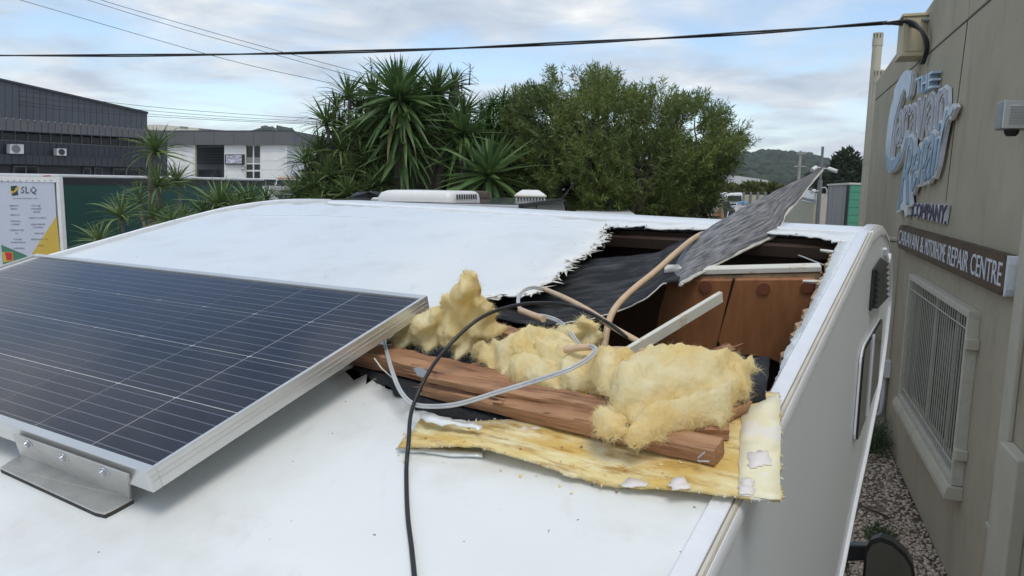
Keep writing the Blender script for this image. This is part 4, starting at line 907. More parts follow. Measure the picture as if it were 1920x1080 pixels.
wad('small round plug of yellow insulation hanging against the lowest timber', [(1118,790,.055),(1126,772,.065),(1144,764,.07),(1164,772,.07),(1176,790,.065),(1172,812,.06),(1160,826,.055),(1138,824,.05),(1122,812,.05)], .022, 5, 700)

# ------------------------------------------------------------------ cables and conduits
def cable(name, label, cat, pts, rad, m, tw=False, parent=None):
    s = spline([RP(*p) for p in pts], 10)
    if tw:
        b = MB()
        for sg_ in (-1, 1):
            q = []
            for i, p in enumerate(s):
                t = s[min(i+1, len(s)-1)]-s[max(i-1, 0)]; t /= np.linalg.norm(t)+1e-9; a = np.cross(t, (CAM-p)); a /= np.linalg.norm(a); q.append(p+a*sg_*rad*.92)
            b.tube(q, rad, 7)
        o = b.build(name, m, parent, smooth=True)
    else: o = MB().tube(s, rad, 10).build(name, m, parent, smooth=True)
    return tag(o, label, cat) if label else o
cable('black_cable', 'long black cable looping from the hole down over the white roof', 'cable', [(779,1100,.005),(772,1030,.005),(764,960,.005),(762,880,.006),(766,830,.03),(772,770,.045),(798,708,.075),(838,652,.10),(898,598,.13),(960,574,.13),(1020,568,.12),(1082,576,.10),(1138,604,.08),(1178,632,.065),(1214,645,.055),(1262,666,.03)], .0032, m_black)
cable('black_cable', 'short black cable end curling beside the white batten foot', 'cable', [(1222,676,.04),(1232,660,.055),(1246,654,.055),(1254,660,.05),(1257,674,.04)], .003, m_black)
gw = cable('grey_wire', 'grey twin wire looping over the timbers from under the solar panel', 'wire', [(717,625,.03),(724,655,.045),(736,698,.055),(752,735,.05),(775,757,.045),(810,762,.045),(862,757,.06),(935,735,.08),(1010,712,.10),(1068,692,.115),(1106,670,.115),(1116,655,.11),(1104,649,.105),(1085,651,.10)], .0020, m_wire, True)
cable('tan_sleeve', None, None, [(1108,650,.105),(1085,652,.10),(1058,656,.095)], .0058, m_tan, parent=gw)
gl = cable('grey_wire', 'grey twin wire in a tight bend at the torn roof edge with a tan sleeve', 'wire', [(1024,543,.05),(1000,539,.06),(982,545,.06),(972,560,.055),(976,580,.055),(1000,590,.06),(1025,594,.07),(1050,604,.07),(1070,625,.07),(1090,652,.06)], .0021, m_wire, True)
cable('tan_sleeve', None, None, [(976,582,.055),(996,590,.06),(1019,598,.068)], .0068, m_tan, parent=gl)
cable('tan_conduit', 'long tan conduit lying from the torn roof edge to the batten foot', 'conduit', [(1018,541,.05),(1062,560,.07),(1110,586,.075),(1150,614,.07),(1196,640,.06),(1248,670,.03)], .0055, m_tan)
cable('tan_conduit', 'thicker tan conduit arching from the grey flap down into the hole', 'conduit', [(1350,452,-.06),(1327,438,-.005),(1304,445,.03),(1270,472,.05),(1230,508,.04),(1188,542,.03),(1158,572,.02),(1142,602,.01),(1133,650,-.03)], .0072, m_tan)
cable('tan_conduit', 'short tan conduit lying level at the back of the largest insulation wad', 'conduit', [(1090,668,.06),(1140,656,.06),(1190,657,.055),(1222,662,.045),(1236,672,.04)], .0055, m_tan)

# crumbs of foam, wood chips and skin fragments scattered round the tear
r = np.random.default_rng(77); cr = {k: MB() for k in ('a', 'b', 'c')}
def crumb(b, p, s):
    v = np.array([[1, 0, 0], [-1, 0, 0], [0, 1, 0], [0, -1, 0], [0, 0, .7], [0, 0, -.3]], float)*s*r.uniform(.5, 1.4, (6, 1)); a = r.uniform(0, 6.28); c, q = math.cos(a), math.sin(a); v = np.stack([v[:, 0]*c-v[:, 1]*q, v[:, 0]*q+v[:, 1]*c, v[:, 2]], 1)
    b.add(p+v[:, :1]*UU+v[:, 1:2]*VV+v[:, 2:]*NN, [(0, 2, 4), (2, 1, 4), (1, 3, 4), (3, 0, 4), (2, 0, 5), (1, 2, 5), (3, 1, 5), (0, 3, 5)])
for k, m_, lab, n in (('a', m_ins, 'tiny yellow insulation crumbs scattered on the roof and sheets', 90), ('b', m_wood, 'tiny brown wood chips scattered on the roof and sheets', 70), ('c', m_fray, 'tiny white fragments of torn roof skin around the hole', 110)):
    for _ in range(n):
        x, y = r.uniform(700, 1440), r.uniform(740, 935); u_, v_ = uv(x, y)
        if k == 'c' and r.random() < .6: x, y = r.uniform(620, 1120), r.uniform(440, 760); u_, v_ = uv(x, y)
        if inside((u_, v_), hole) or v_ < -.64 or r.random() < .45 or (not inside((u_, v_), pq) and min(edge_dist([(u_, v_)], pq)[0], edge_dist([(u_, v_)], hole)[0]) > .028): continue
        on = inside((u_, v_), pq); crumb(cr[k], L(u_, v_, (pz(u_, v_) if on else .001)+.0012), r.uniform(.0008, .0032)*(1.6 if k == 'a' else 1))
    tag(cr[k].build('debris_crumbs', m_, None), lab, 'debris', kind='stuff')
# ------------------------------------------------------------------ far setting
def VPL(p0, az):                                   # a vertical plane through p0 running along azimuth az
    d = azv(az); N = np.array([d[1], -d[0], 0.])
    if N@(CAM-np.array(p0)) < 0: N = -N
    return lambda x, y, o=0.: hit(x, y, np.array(p0)+N*o, N), d, N
def hill():
    ctl = [(-600,300),(200,262),(430,256),(480,250),(505,241),(525,239),(545,243),(600,262),(800,290),(1000,296),(1200,300),(1280,297),(1330,291),(1395,289),(1440,285),(1475,287),(1510,292),(1540,300),(1565,318),(1600,326),(1700,318),(2100,300)]
    xs = np.linspace(-600, 2100, 220); V = []; rows = 10; cp, cy_ = zip(*ctl)
    for x in xs:
        y = np.interp(x, cp, cy_)
        top = at(x, y+4, 820)
        for j in range(rows):
            t = j/(rows-1); D = 420+400*t; b = at(x, 350, D); V.append((b[0], D, -1+(top[2]+1)*t**1.25+(3*noise.noise(Vector((x*.03, j*.9, 0))) if 0 < j else 0)))
    F = [(i*rows+j, i*rows+j+1, (i+1)*rows+j+1, (i+1)*rows+j) for i in range(len(xs)-1) for j in range(rows-1)]
    # closed down the back
    tag(mk('hill', V, F, m_hill, None, True), kind='structure')
    ico = bmesh.new(); bmesh.ops.create_icosphere(ico, subdivisions=2, radius=1); bv = np.array([v.co[:] for v in ico.verts]); bf = np.array([[v.index for v in f.verts] for f in ico.faces]); ico.free()
    r = np.random.default_rng(31); P, Fq, T = [], [], []; n = 0; Va = np.array(V)
    for (x0, x1, cnt) in ((1240, 1640, 1500), (430, 560, 260)):
        for _ in range(cnt):
            i = int((r.uniform(x0, x1)+600)/2700*219); j = min(rows-1, int(rows*r.beta(1.7, 1.0))); p = Va[i*rows+j]+r.normal(0, 1.5, 3)*[1, 3, .3]; s = r.uniform(2.6, 5.5)
            P.append(p+np.array([0, 0, s*.2])+bv*s*np.array([1.1, 1.1, .85])*(1+r.normal(0, .16, (len(bv), 1)))); Fq.append(bf+n); T.append(np.full(len(bv), r.random())*.7+r.random(len(bv))*.3); n += len(bv)
    tag(mk('forest', np.vstack(P), np.vstack(Fq), m_treed, None, False, np.concatenate(T)), 'dark green forest covering the far hillside', 'forest', kind='stuff')
hill()
tr_ = MB().box((-30, 75, .95), (28, 0, 0), (0, 45, 0), (0, 0, .95)).build('car_park', m_conc); tag(tr_, kind='structure')

# leaf clouds -------------------------------------------------------
def leafquads(P, Dr, ln, wd, r, tint):
    """diamond leaves at P pointing along Dr"""
    n = len(P); a = np.cross(Dr, r.normal(size=(n, 3))); a /= np.linalg.norm(a, axis=1)[:, None]+1e-9; nn = np.cross(Dr, a)
    ln = np.broadcast_to(ln, n)[:, None]; wd = np.broadcast_to(wd, n)[:, None]
    V = np.stack([P, P+Dr*ln*.45+a*wd*.5+nn*ln*.06, P+Dr*ln, P+Dr*ln*.45-a*wd*.5+nn*ln*.06], 1).reshape(-1, 3)
    return V, np.arange(4*n).reshape(n, 4), np.repeat(tint, 4)
def unit(v): return v/(np.linalg.norm(v, axis=-1, keepdims=True)+1e-9)
def bushy(name, label, x, y, D, rx_, rz_, m, n=2500, leaf=.3, clumps=26, seed=0, group=None, cat='tree', ry=None, base=0.):
    r = np.random.default_rng(seed); c = at(x, y, D); t = thing(name, label, cat, (c[0], c[1], base), group)
    q = unit(r.normal(size=(clumps, 3)))*r.uniform(.45, .95, (clumps, 1)); C_ = c+q*[rx_, ry or rx_, rz_]
    which = r.integers(0, clumps, n); u = unit(r.normal(size=(n, 3))); P = C_[which]+u*r.uniform(.2, 1, (n, 1))**.5*min(rx_, rz_)*.42
    V, F, T = leafquads(P, unit(u+np.array([0, 0, .4])+r.normal(0, .5, (n, 3))), r.uniform(.6, 1.3, n)*leaf, r.uniform(.3, .6, n)*leaf, r, np.clip(r.random(clumps)[which]*.6+r.random(n)*.5, 0, 1))
    mk('crown', V, F, m, t, False, T, 'stuff')
    b = MB(); top = c+np.array([0, 0, rz_*.1]); b.tube([(c[0], c[1], base), lerp(np.array([c[0], c[1], base]), top, .5)+r.normal(0, .1, 3), top], [rx_*.09, rx_*.07, rx_*.03], 8)
    for k in range(5): b.tube([top-ZU*rz_*.3, C_[k]], [rx_*.04, rx_*.015], 6)
    b.build('trunk', m_barkd, t, smooth=True); return t

# ------------------------------------------------------------------ charcoal factory, white warehouse
pl, dd, dN = VPL(at(276, 300, 46), 32)
df = thing('charcoal_factory', 'charcoal clad factory with a sloping roofline and long window strip', 'building', at(200, 300, 42)*[1, 1, 0])
def ribbed(name, p00, p10, p11, p01, pitch, depth, m, parent, nrm):
    """sheet between four corners (bottom left, bottom right, top right, top left) with standing ribs every pitch"""
    n = max(2, int(np.linalg.norm(p10-p00)/pitch)); V = []
    for i in range(n):
        for f, o in ((0, 0), (.82, 0), (.85, -depth), (.97, -depth)):
            t = (i+f)/n; V += [lerp(p00, p10, t)+nrm*o, lerp(p01, p11, t)+nrm*o]
    V += [p10, p11]; k = len(V)//2
    o = mk(name, V, [(2*i, 2*i+2, 2*i+3, 2*i+1) for i in range(k-1)], m, parent); fixn(o); s = o.modifiers.new('t', 'SOLIDIFY'); s.thickness = .03; s.offset = -1; return o
XL = -120
y_ = lambda y0, y1, x: y0+(y1-y0)*x/275.
ribbed('upper_cladding', pl(XL, y_(220,243,XL)), pl(276,243), pl(276,211), pl(XL, y_(148,211,XL)), .33, .05, m_clad, df, dN)
MB().prism([pl(XL, y_(147,210,XL)-.5,.12), pl(278,209.5,.12), pl(278,213,.12), pl(XL, y_(147,210,XL)+3.5,.12)], -dN*.25).build('roof_capping', m_cladd, df)
ribbed('awning', pl(XL, y_(243,258,XL),1.1), pl(312,260.5,1.1), pl(312,245.5,.02), pl(XL, y_(220,243,XL),.02), .33, .04, m_awn, df, unit(dN+ZU))
MB().prism([pl(XL, y_(243,258,XL),1.1), pl(312,260.5,1.1), pl(312,262,1.1), pl(XL, y_(244.5,259.5,XL),1.1)], -dN*.05).build('gutter', m_cladd, df)
MB().prism([pl(XL, y_(236,250,XL),-.14), pl(314,252,-.14), pl(314,345,-.14), pl(XL,345,-.14)], -dN*8).build('core_wall', m_cladd, df)
ribbed('lower_cladding', pl(XL, y_(288,298,XL)), pl(314,299.5), pl(314,279.5), pl(XL, y_(262.5,277,XL)), .33, .05, m_clad, df, dN)
ribbed('canopy_band', pl(XL, y_(307,314,XL),.5), pl(312,315,.5), pl(312,299,.5), pl(XL, y_(289,299,XL),.5), .33, .05, m_cladd, df, dN)
MB().prism([pl(XL, y_(289,299,XL),.5), pl(312,299,.5), pl(312,299,.02), pl(XL, y_(289,299,XL),.02)], -ZU*.06).build('canopy_top', m_cladd, df)
mx = [-66,-43,-19.5,4.6,28.7,51.9,75,95.4,114.8,134.3,153.3,171.9,189.8,207,224.4,240.7,257,272,287,302]
for a, b in zip(mx[:-1], mx[1:]):
    MB().prism([pl(a+.8, y_(240,256,a), -.06), pl(b-.8, y_(240,256,b), -.06), pl(b-.8, y_(261,276.5,b), -.06), pl(a+.8, y_(261,276.5,a), -.06)], -dN*.03).build('window_pane', m_glass, df)
    for q in (.35, .6, .82): MB().prism([pl(a+1, y_(241,257,a)+(20*q), -.03), pl(b-1, y_(241,257,b)+20*q, -.03), pl(b-1, y_(241,257,b)+20*q+.7, -.03), pl(a+1, y_(241,257,a)+20*q+.7, -.03)], -dN*.02).build('louvre_blade', m_cladd, df)
for a in mx: MB().prism([pl(a-.8, y_(240,256,a), .0), pl(a+.8, y_(240,256,a), .0), pl(a+.8, y_(262,277,a), .0), pl(a-.8, y_(262,277,a), .0)], -dN*.08).build('window_mullion', m_frame, df)
MB().prism([pl(XL, y_(261.3,276.2,XL), .04), pl(312, 278.6, .04), pl(312, 280, .04), pl(XL, y_(263,277.8,XL), .04)], -dN*.1).build('window_sill', m_frame, df)
for (a, b, t) in ((26,72,311), (157,170,314), (178,192,314), (213,262,316)):
    w = MB().prism([pl(a,t,.03), pl(b,t+1,.03), pl(b,336,.03), pl(a,336,.03)], -dN*.1).build('lower_window', m_frame, df)
    nn_ = 2 if b-a > 20 else 1
    for k in range(nn_):
        x0, x1 = lerp(a, b, k/nn_)+1, lerp(a, b, (k+1)/nn_)-1; MB().prism([pl(x0,t+1.5,.04), pl(x1,t+2,.04), pl(x1,336,.04), pl(x0,336,.04)], -dN*.006).build('pane', m_glass, w)
def acunit(x0, x1, y0, y1, big, label):
    p = pl((x0+x1)/2, (y0+y1)/2, .4); a = thing('wall_air_conditioner', label, 'air conditioner', p, 'air conditioners on the charcoal factory')
    q = [pl(x0,y1,.62), pl(x1,y1+.6,.62), pl(x1,y0+.6,.62), pl(x0,y0,.62)]
    MB().prism(q, -dN*.40).build('casing', m_acw, a, bevel=.02)
    c = lerp(lerp(q[0], q[1], .42 if big else .48), lerp(q[3], q[2], .42 if big else .48), .5); h = np.linalg.norm(q[3]-q[0])*.42; MB().tube([c, c+dN*.02], h, 24).build('fan_grille', m_fan if not big else m_frame, a)
    for f in (.12, .88): MB().prism([lerp(q[0], q[1], f)-ZU*.02, lerp(q[0], q[1], f)+dd*.04-ZU*.02, lerp(q[0], q[1], f)+dd*.04-ZU*.08, lerp(q[0], q[1], f)-ZU*.08], -dN*.6).build('bracket', m_cladd, a)
acunit(19, 45, 270, 288, True, 'larger white air conditioner at the left of the charcoal factory wall')
acunit(107, 125, 278, 291.5, False, 'smaller white air conditioner with a black fan on the charcoal factory wall')
pw, wd_, wN = VPL(at(480, 300, 75), 95)
wh = thing('white_warehouse', 'white panel warehouse with a grey fascia and a dark open bay', 'building', pw(480, 330)*[1, 1, 0])
slab = lambda nm, x0, x1, y0, y1, m, o=0., th=.3, par=None: MB().prism([pw(x0,y1,o), pw(x1,y1,o), pw(x1,y0,o), pw(x0,y0,o)], -wN*th).build(nm, m, par or wh)
slab('fascia', 262, 549, 245.3, 271.5, m_fascia, .35, .4)
for x in range(290, 548, 37): slab('fascia_joint', x, x+.8, 246, 271, m_cladd, .356, .005)
slab('capping', 262, 550, 244.5, 245.3, m_cladd, .4, .5)
for (x0, x1) in ((300, 364.5), (420.5, 459.5), (489, 535.5)):
    for (y0, y1) in ((271.8, 284.6), (285, 301.6), (302, 318.6), (319, 352)): slab('tilt_panel', x0, x1, y0, y1, m_whitew, 0, .25)
slab('column', 361.5, 366, 271.8, 352, m_creamw, .12, .3); slab('column', 457, 461, 271.8, 352, m_creamw, .12, .3); slab('column', 534, 537.5, 271.8, 352, m_whitew, .12, .3)
slab('bay_back_wall', 362, 424, 271.8, 352, m_frame, -5, .1); slab('bay_door', 366, 420, 271.8, 276, m_cladd, -.2, .1)
for k in range(6): slab('roller_slat', 366, 420, 277+k*5.2, 281.6+k*5.2, m_dkgrey, -4.6, .04)
slab('parked_trailer', 372, 405, 318, 345, m_cladd, -2, 1.2)
wfr = slab('window_frame', 461, 489, 272.2, 352, m_whitew, -.1, .1)
for (x0, x1) in ((462.5, 474), (476.5, 487.5)):
    for (y0, y1) in ((273.5, 305.5), (308, 318.5), (321.5, 334)): slab('window_pane', x0, x1, y0, y1, m_glass, -.09, .01)
    slab('window_blind', x0, x1, 295, 305.5, m_frame, -.085, .004)
side_d = azv(5); 
sidew = [pw(537.5,352), pw(537.5,271.5), pw(537.5,271.5)+side_d*22, pw(537.5,352)+side_d*22]
MB().prism(sidew, -wd_*.2).build('side_wall', m_whitew, wh); MB().prism([pw(549,271.5), pw(549,245.5), pw(549,245.5)+side_d*22, pw(549,271.5)+side_d*22], -wd_*.2).build('fascia', m_fascia, wh)
MB().prism([pw(262,246)+0*side_d, pw(549,246), pw(549,246)+side_d*22, pw(262,246)+side_d*22], ZU*.05).build('roof', m_fascia, wh)
ss = thing('shop_sign', 'black framed pale notice board on the white warehouse', 'sign', pw(439, 299, .3))
slab('frame', 421.5, 458, 289.5, 308.5, m_black, .25, .12, ss)
m_blur = mat('faded_notice_print', (.58, .60, .66), .5, col2=(.22, .22, .28), vs=2.2, stretch=(1, 1, 3.2), lo=.42, hi=.58)
slab('notice_face', 423.5, 453, 291, 306.5, m_blur, .26, .005, ss)
s2 = thing('notice', 'small grey notice below the framed board on the white warehouse', 'sign', pw(456, 314, .3)); slab('plate', 452, 459.5, 311, 317.8, m_frame, .2, .05, s2); slab('print', 453, 458.5, 312, 316.8, m_blur, .21, .004, s2)
fw = thing('far_factory', 'cream factory roof showing above the white warehouse', 'building', at(320, 300, 120)*[1, 1, 0])
pf, fd, fN = VPL(at(320, 300, 120), 80)
MB().prism([pf(250,262), pf(425,262), pf(425,244.5), pf(397,242.5), pf(300,233.5), pf(250,234)], -fN*12).build('wall', m_creamw, fw)
MB().prism([pf(372,240.5,.3), pf(430,245.2,.3), pf(430,246.4,.3), pf(372,241.7,.3)], -fN*13).build('roof_edge', m_frame, fw)
MB().prism([pf(337,236.5,.2), pf(352,237.6,.2), pf(352,239,.2), pf(337,238,.2)], -fN*.2).build('vent_strip', m_frame, fw)
# parked cars behind a picket fence
def car(x, D, label):
    c = at(x, 345, D); z0 = 1.9; t = thing('parked_car', label, 'car', (c[0], c[1], z0), 'white cars parked behind the picket fence'); X = np.array([1., .15, 0]); X /= np.linalg.norm(X); Y = np.array([-.15, 1., 0]); Y /= np.linalg.norm(Y); O = np.array([c[0], c[1], z0])
    G = lambda a, b, z: O+X*a+Y*b+ZU*z
    side = [(0, .35), (0, .85), (.9, 1.02), (1.5, 1.55), (3.0, 1.6), (3.3, 1.05), (4.9, 1.0), (4.9, .4)]
    MB().prism([G(-.88, b, z) for b, z in side], X*1.76).build('body', m_truckw, t, bevel=.05)
    MB().prism([G(-.74, .93, 1.06), G(.74, .93, 1.06), G(.66, 1.47, 1.53), G(-.66, 1.47, 1.53)], unit(np.cross(X, Y*.6+ZU*.5))*.015*(1 if np.cross(X, Y*.6+ZU*.5)[1] < 0 else -1)).build('windscreen', m_glass, t)
    for s in (-.62, .62): MB().box(G(s, -.01, .72), X*.17, Y*.02, ZU*.08).build('headlight', m_alu, t, bevel=.02)
    MB().box(G(0, -.01, .62), X*.35, Y*.02, ZU*.1).build('radiator_grille', m_black, t)
    for s in (-.8, .8):
        for b in (.85, 3.9): MB().tube([G(s-.1, b, .34), G(s+.1, b, .34)], .34, 16).build('wheel', m_black, t, smooth=True)
    return t, G, X, Y
car(502, 60, 'white parked car behind the fence, farther left of the two')
t, G, X, Y = car(532, 60, 'white parked car with an orange roof rack behind the fence'); MB().box(G(-.1, 2.0, 1.68), X*.62, Y*.4, ZU*.05).build('roof_rack', m_orange, t, bevel=.02)
fe = thing('picket_fence', 'black metal picket fence in front of the parked cars', 'fence', at(520, 350, 56)*[1, 1, 0]+ZU*1.9)
b = MB()
for x in np.arange(340, 560, 2.6): p = at(x, 334+(x-340)*.012, 56); b.box((p[0], p[1], (1.9+p[2])/2), (.022, 0, 0), (0, .022, 0), (0, 0, (p[2]-1.9)/2))
b.build('pickets', m_black, fe, kind='stuff')
for z in (.12, 1.0): a0_, a1_ = at(340, 340, 56.05), at(560, 340, 56.05); MB().prism([(a0_[0], a0_[1], 2.3+z), (a1_[0], a1_[1], 2.3+z), (a1_[0], a1_[1], 2.35+z), (a0_[0], a0_[1], 2.35+z)], (0, .04, 0)).build('rail', m_black, fe)

# ------------------------------------------------------------------ box truck with the SLQ banner
crn = at(109, 330, 15.4); SD = azv(22.4); RD = azv(22.4-90); SN = np.array([SD[1], -SD[0], 0]); BN = -SD
tk = thing('box_truck', 'box truck with a white SLQ rear banner and dark green curtain side', 'truck', crn*[1, 1, 0])
ztop = at(109, 326.5, 15.4)[2]
T = lambda s, b, z, o=0.: np.array([crn[0], crn[1], 0])+SD*s+RD*b+ZU*z    # s along the side, b along the back
pb = lambda x, y, o=0.: hit(x, y, crn+BN*o, BN)
psd = lambda x, y, o=0.: hit(x, y, crn+SN*o, SN)
wb = (pb(-1, 400)-crn)@RD                              # rear width
SLn = (psd(492, 345)-crn)@SD
MB().prism([T(.02, .02, .95), T(SLn, .02, .95), T(SLn, wb+.1, .95), T(.02, wb+.1, .95)], ZU*(ztop-.97)).build('box_body', m_truckw, tk)
MB().prism([T(-.03, -.04, ztop-.06), T(SLn+.05, -.04, ztop-.06), T(SLn+.05, wb+.14, ztop-.06), T(-.03, wb+.14, ztop-.06)], ZU*.06).build('roof_rail', m_truckw, tk, bevel=.015)
MB().prism([T(.10, -.004, 1.0), T(SLn-.02, -.004, 1.0), T(SLn-.02, -.004, ztop-.21), T(.10, -.004, ztop-.21)], -SN*.012*0+SN*.012).build('side_curtain', m_green, tk)
MB().prism([T(.08, -.006, ztop-.21), T(SLn, -.006, ztop-.21), T(SLn, -.006, ztop-.075), T(.08, -.006, ztop-.075)], SN*.02).build('curtain_track', m_black, tk)
MB().box(T(.02, .0, (ztop+1)/2-.03), SD*.05, RD*.045, ZU*(ztop-1.05)/2).build('corner_post', m_acw, tk, bevel=.012)
MB().box(T(.02, wb+.09, (ztop+1)/2-.03), SD*.05, RD*.045, ZU*(ztop-1.05)/2).build('corner_post', m_acw, tk, bevel=.012)
MB().box(T(-.02, wb/2, ztop-.115), SD*.02, RD*(wb/2), ZU*.055).build('door_header', m_acw, tk)
for k in range(9): rv = pb(4+k*11.5, 338.6, .04); MB().tube([rv, rv+BN*.012], .012, 6).build('rivet', m_frame, tk)
def FB(x, y, d): return pb(x, y, .03+d)             # banner surface by pixels
bn = MB().prism([pb(2,478+40,.02), pb(112,478+40,.02), pb(102.3,341.5,.02), pb(-2,340,.02)], BN*.008).build('banner', m_banner, tk)
zp = lambda x, y: (x/6.354, 330+y/6.354)
def BP(nm, pts, m, d=.001): return MB().prism([FB(*zp(x, y), d) for x, y in pts], BN*.002).build(nm, m, bn)
BP('print', [(128,122),(200,114),(205,150),(218,226),(148,236),(130,180)], m_logog)
BP('print', [(122,170),(150,178),(165,182),(190,140),(214,124),(222,150),(190,186),(150,208),(132,204)], m_logoy, .0035)
BP('print', [(134,126),(160,122),(166,168),(158,182)], m_logog, .0055)
BP('print', [(674,478),(718,910),(780,1300),(300,1300),(388,915)], m_logoy)
BP('print', [(14,820),(305,940),(380,1000),(300,1300),(60,1300)], m_logogr)
BP('print', [(24,905),(150,905),(160,1010),(40,1030)], m_logoy, .003); BP('print', [(55,908),(142,910),(150,1000),(82,1008)], m_red, .005)
def BT(body, x0, x1, y0, y1, m=m_txt): return text_fit('lettering', body, lambda x, y, d: FB(*zp(x, y), d+.004), m, bn, x0, x1, y1, y0, res=1)
BT('SLQ', 248, 438, 125, 222, m_logog)
BT('specialised laminators qld', 152, 440, 258, 278, m_logog)
for tx, xa, xb, y0 in (('LAMINATION',108,215,345),('SERVICES',125,205,382),('CLEANTOUCH',118,232,455),('ULTRAGLASS &',120,248,529),('ULTRAMATT',135,238,566),('COMPWRIGHT WALL',112,284,636),('PLY',184,218,673),('TOILET AND',160,258,745),('SHOWER PARTITIONS',127,302,782),('AL PROFILE MFG',158,290,852),('CUT TO SIZE',372,480,345),('COMPONENTRY',365,497,382),('SERVICES',395,478,418),('CLEANTOUCH COMPACT',342,550,490),('SLIDING WARDROBE',368,537,566),('DOOR INFILLS',395,515,602),('CEILING TILES',407,523,674),('WHITE MAGNETIC STEEL',370,580,746),('LOCKERS',443,522,820)): BT(tx, xa, xb, y0, y0+19)
BP('marker_strip', [(515,-5),(600,-9),(603,3),(516,6)], m_red)
cbx = SLn+.25
MB().prism([T(cbx, .1, .6), T(cbx, .1, 2.6), T(cbx+.9, .1, 2.5), T(cbx+1.7, .1, 1.5), T(cbx+1.8, .1, .6)], RD*(wb-.1)).build('cab', m_truckw, tk, bevel=.06)
MB().prism([T(cbx, .25, 2.5), T(cbx+.02, .25, ztop-.2), T(cbx+1.4, .25, 2.5)], RD*(wb-.4)).build('wind_deflector', m_truckw, tk, bevel=.03)
MB().prism([T(cbx+.2, .085, 1.6), T(cbx+1.15, .085, 1.6), T(cbx+.8, .085, 2.3), T(cbx+.2, .085, 2.3)], RD*.02).build('cab_window', m_glass, tk)
MB().prism([T(0, .3, .7), T(cbx, .3, .7), T(cbx, wb-.2, .7), T(0, wb-.2, .7)], ZU*.2).build('chassis', m_black, tk)
for s in (1.1, cbx+.9):
    for bq in (.1, wb-.25): MB().tube([T(s, bq, .45), T(s, bq+.25, .45)], .45, 20).build('wheel', m_black, tk, smooth=True)

# ------------------------------------------------------------------ strappy trees: yuccas and dragon trees
def leaf_template(droop, wmax=.045, ns=5):
    V = []; x = z = 0.; ang = .0
    for i in range(ns+1):
        t = i/ns; w = wmax*(1.15*math.sin(math.pi*min(1, t*.55+.30))**1.2)*(1-t**4)+.001
        V += [(x, -w, z+w*.35), (x, 0, z-0.0), (x, w, z+w*.35)]
        ang = droop*(t+.5/ns)**1.6; x += math.cos(ang)/ns; z -= math.sin(ang)/ns
    F = []
    for i in range(ns): a = 3*i; F += [(a, a+3, a+4, a+1), (a+1, a+4, a+5, a+2)]
    return np.array(V), np.array(F)
LT = [leaf_template(d, .034) for d in (.06, .28, .6)]
LTN = [leaf_template(d, .026) for d in (.15, .6, 1.25)]
LME = {}
def leaf_mesh(kind, k, m):
    key = (kind, k, m.name)
    if key not in LME:
        V, F = (LT if kind == 'y' else LTN)[k]; me = bpy.data.meshes.new('leaf'); me.from_pydata([tuple(v) for v in V], [], [tuple(f) for f in F]); me.materials.append(m); me.polygons.foreach_set('use_smooth', np.ones(len(F), bool)); LME[key] = me
    return LME[key]
def rosette(c, axis, n, ln, lo_, r, kind):
    """leaves of one head: lo_ is how far below the horizontal the oldest leaves hang (degrees)"""
    axis = axis/np.linalg.norm(axis); a = np.cross(axis, [1, .3, .2]); a /= np.linalg.norm(a); b = np.cross(axis, a); out = []
    for i in range(n):
        f = (i+.5)/n; el = R_(86-(86+lo_)*f**.85)+r.normal(0, .07); az = i*2.39996+r.normal(0, .15)
        d = axis*math.sin(el)+(a*math.cos(az)+b*math.sin(az))*math.cos(el); d += r.normal(0, .05, 3); d /= np.linalg.norm(d)
        l = ln*(.55+.5*min(1, f*2.2))*r.uniform(.85, 1.12); k = 0 if f < .35 else (1 if r.random() < .7 else (2 if kind == 'd' or f > .6 else 0))
        out.append((c+axis*(1-f)*ln*.12, d, l, k, f))
    return out
def leaf_frame(d, r):
    y = np.cross(ZU, d); 
    if np.linalg.norm(y) < .15: y = np.cross(np.array([.6, .8, 0]), d)
    y /= np.linalg.norm(y); z = np.cross(d, y); q = r.normal(0, .35); c, s = math.cos(q), math.sin(q); return d, y*c+z*s, -y*s+z*c
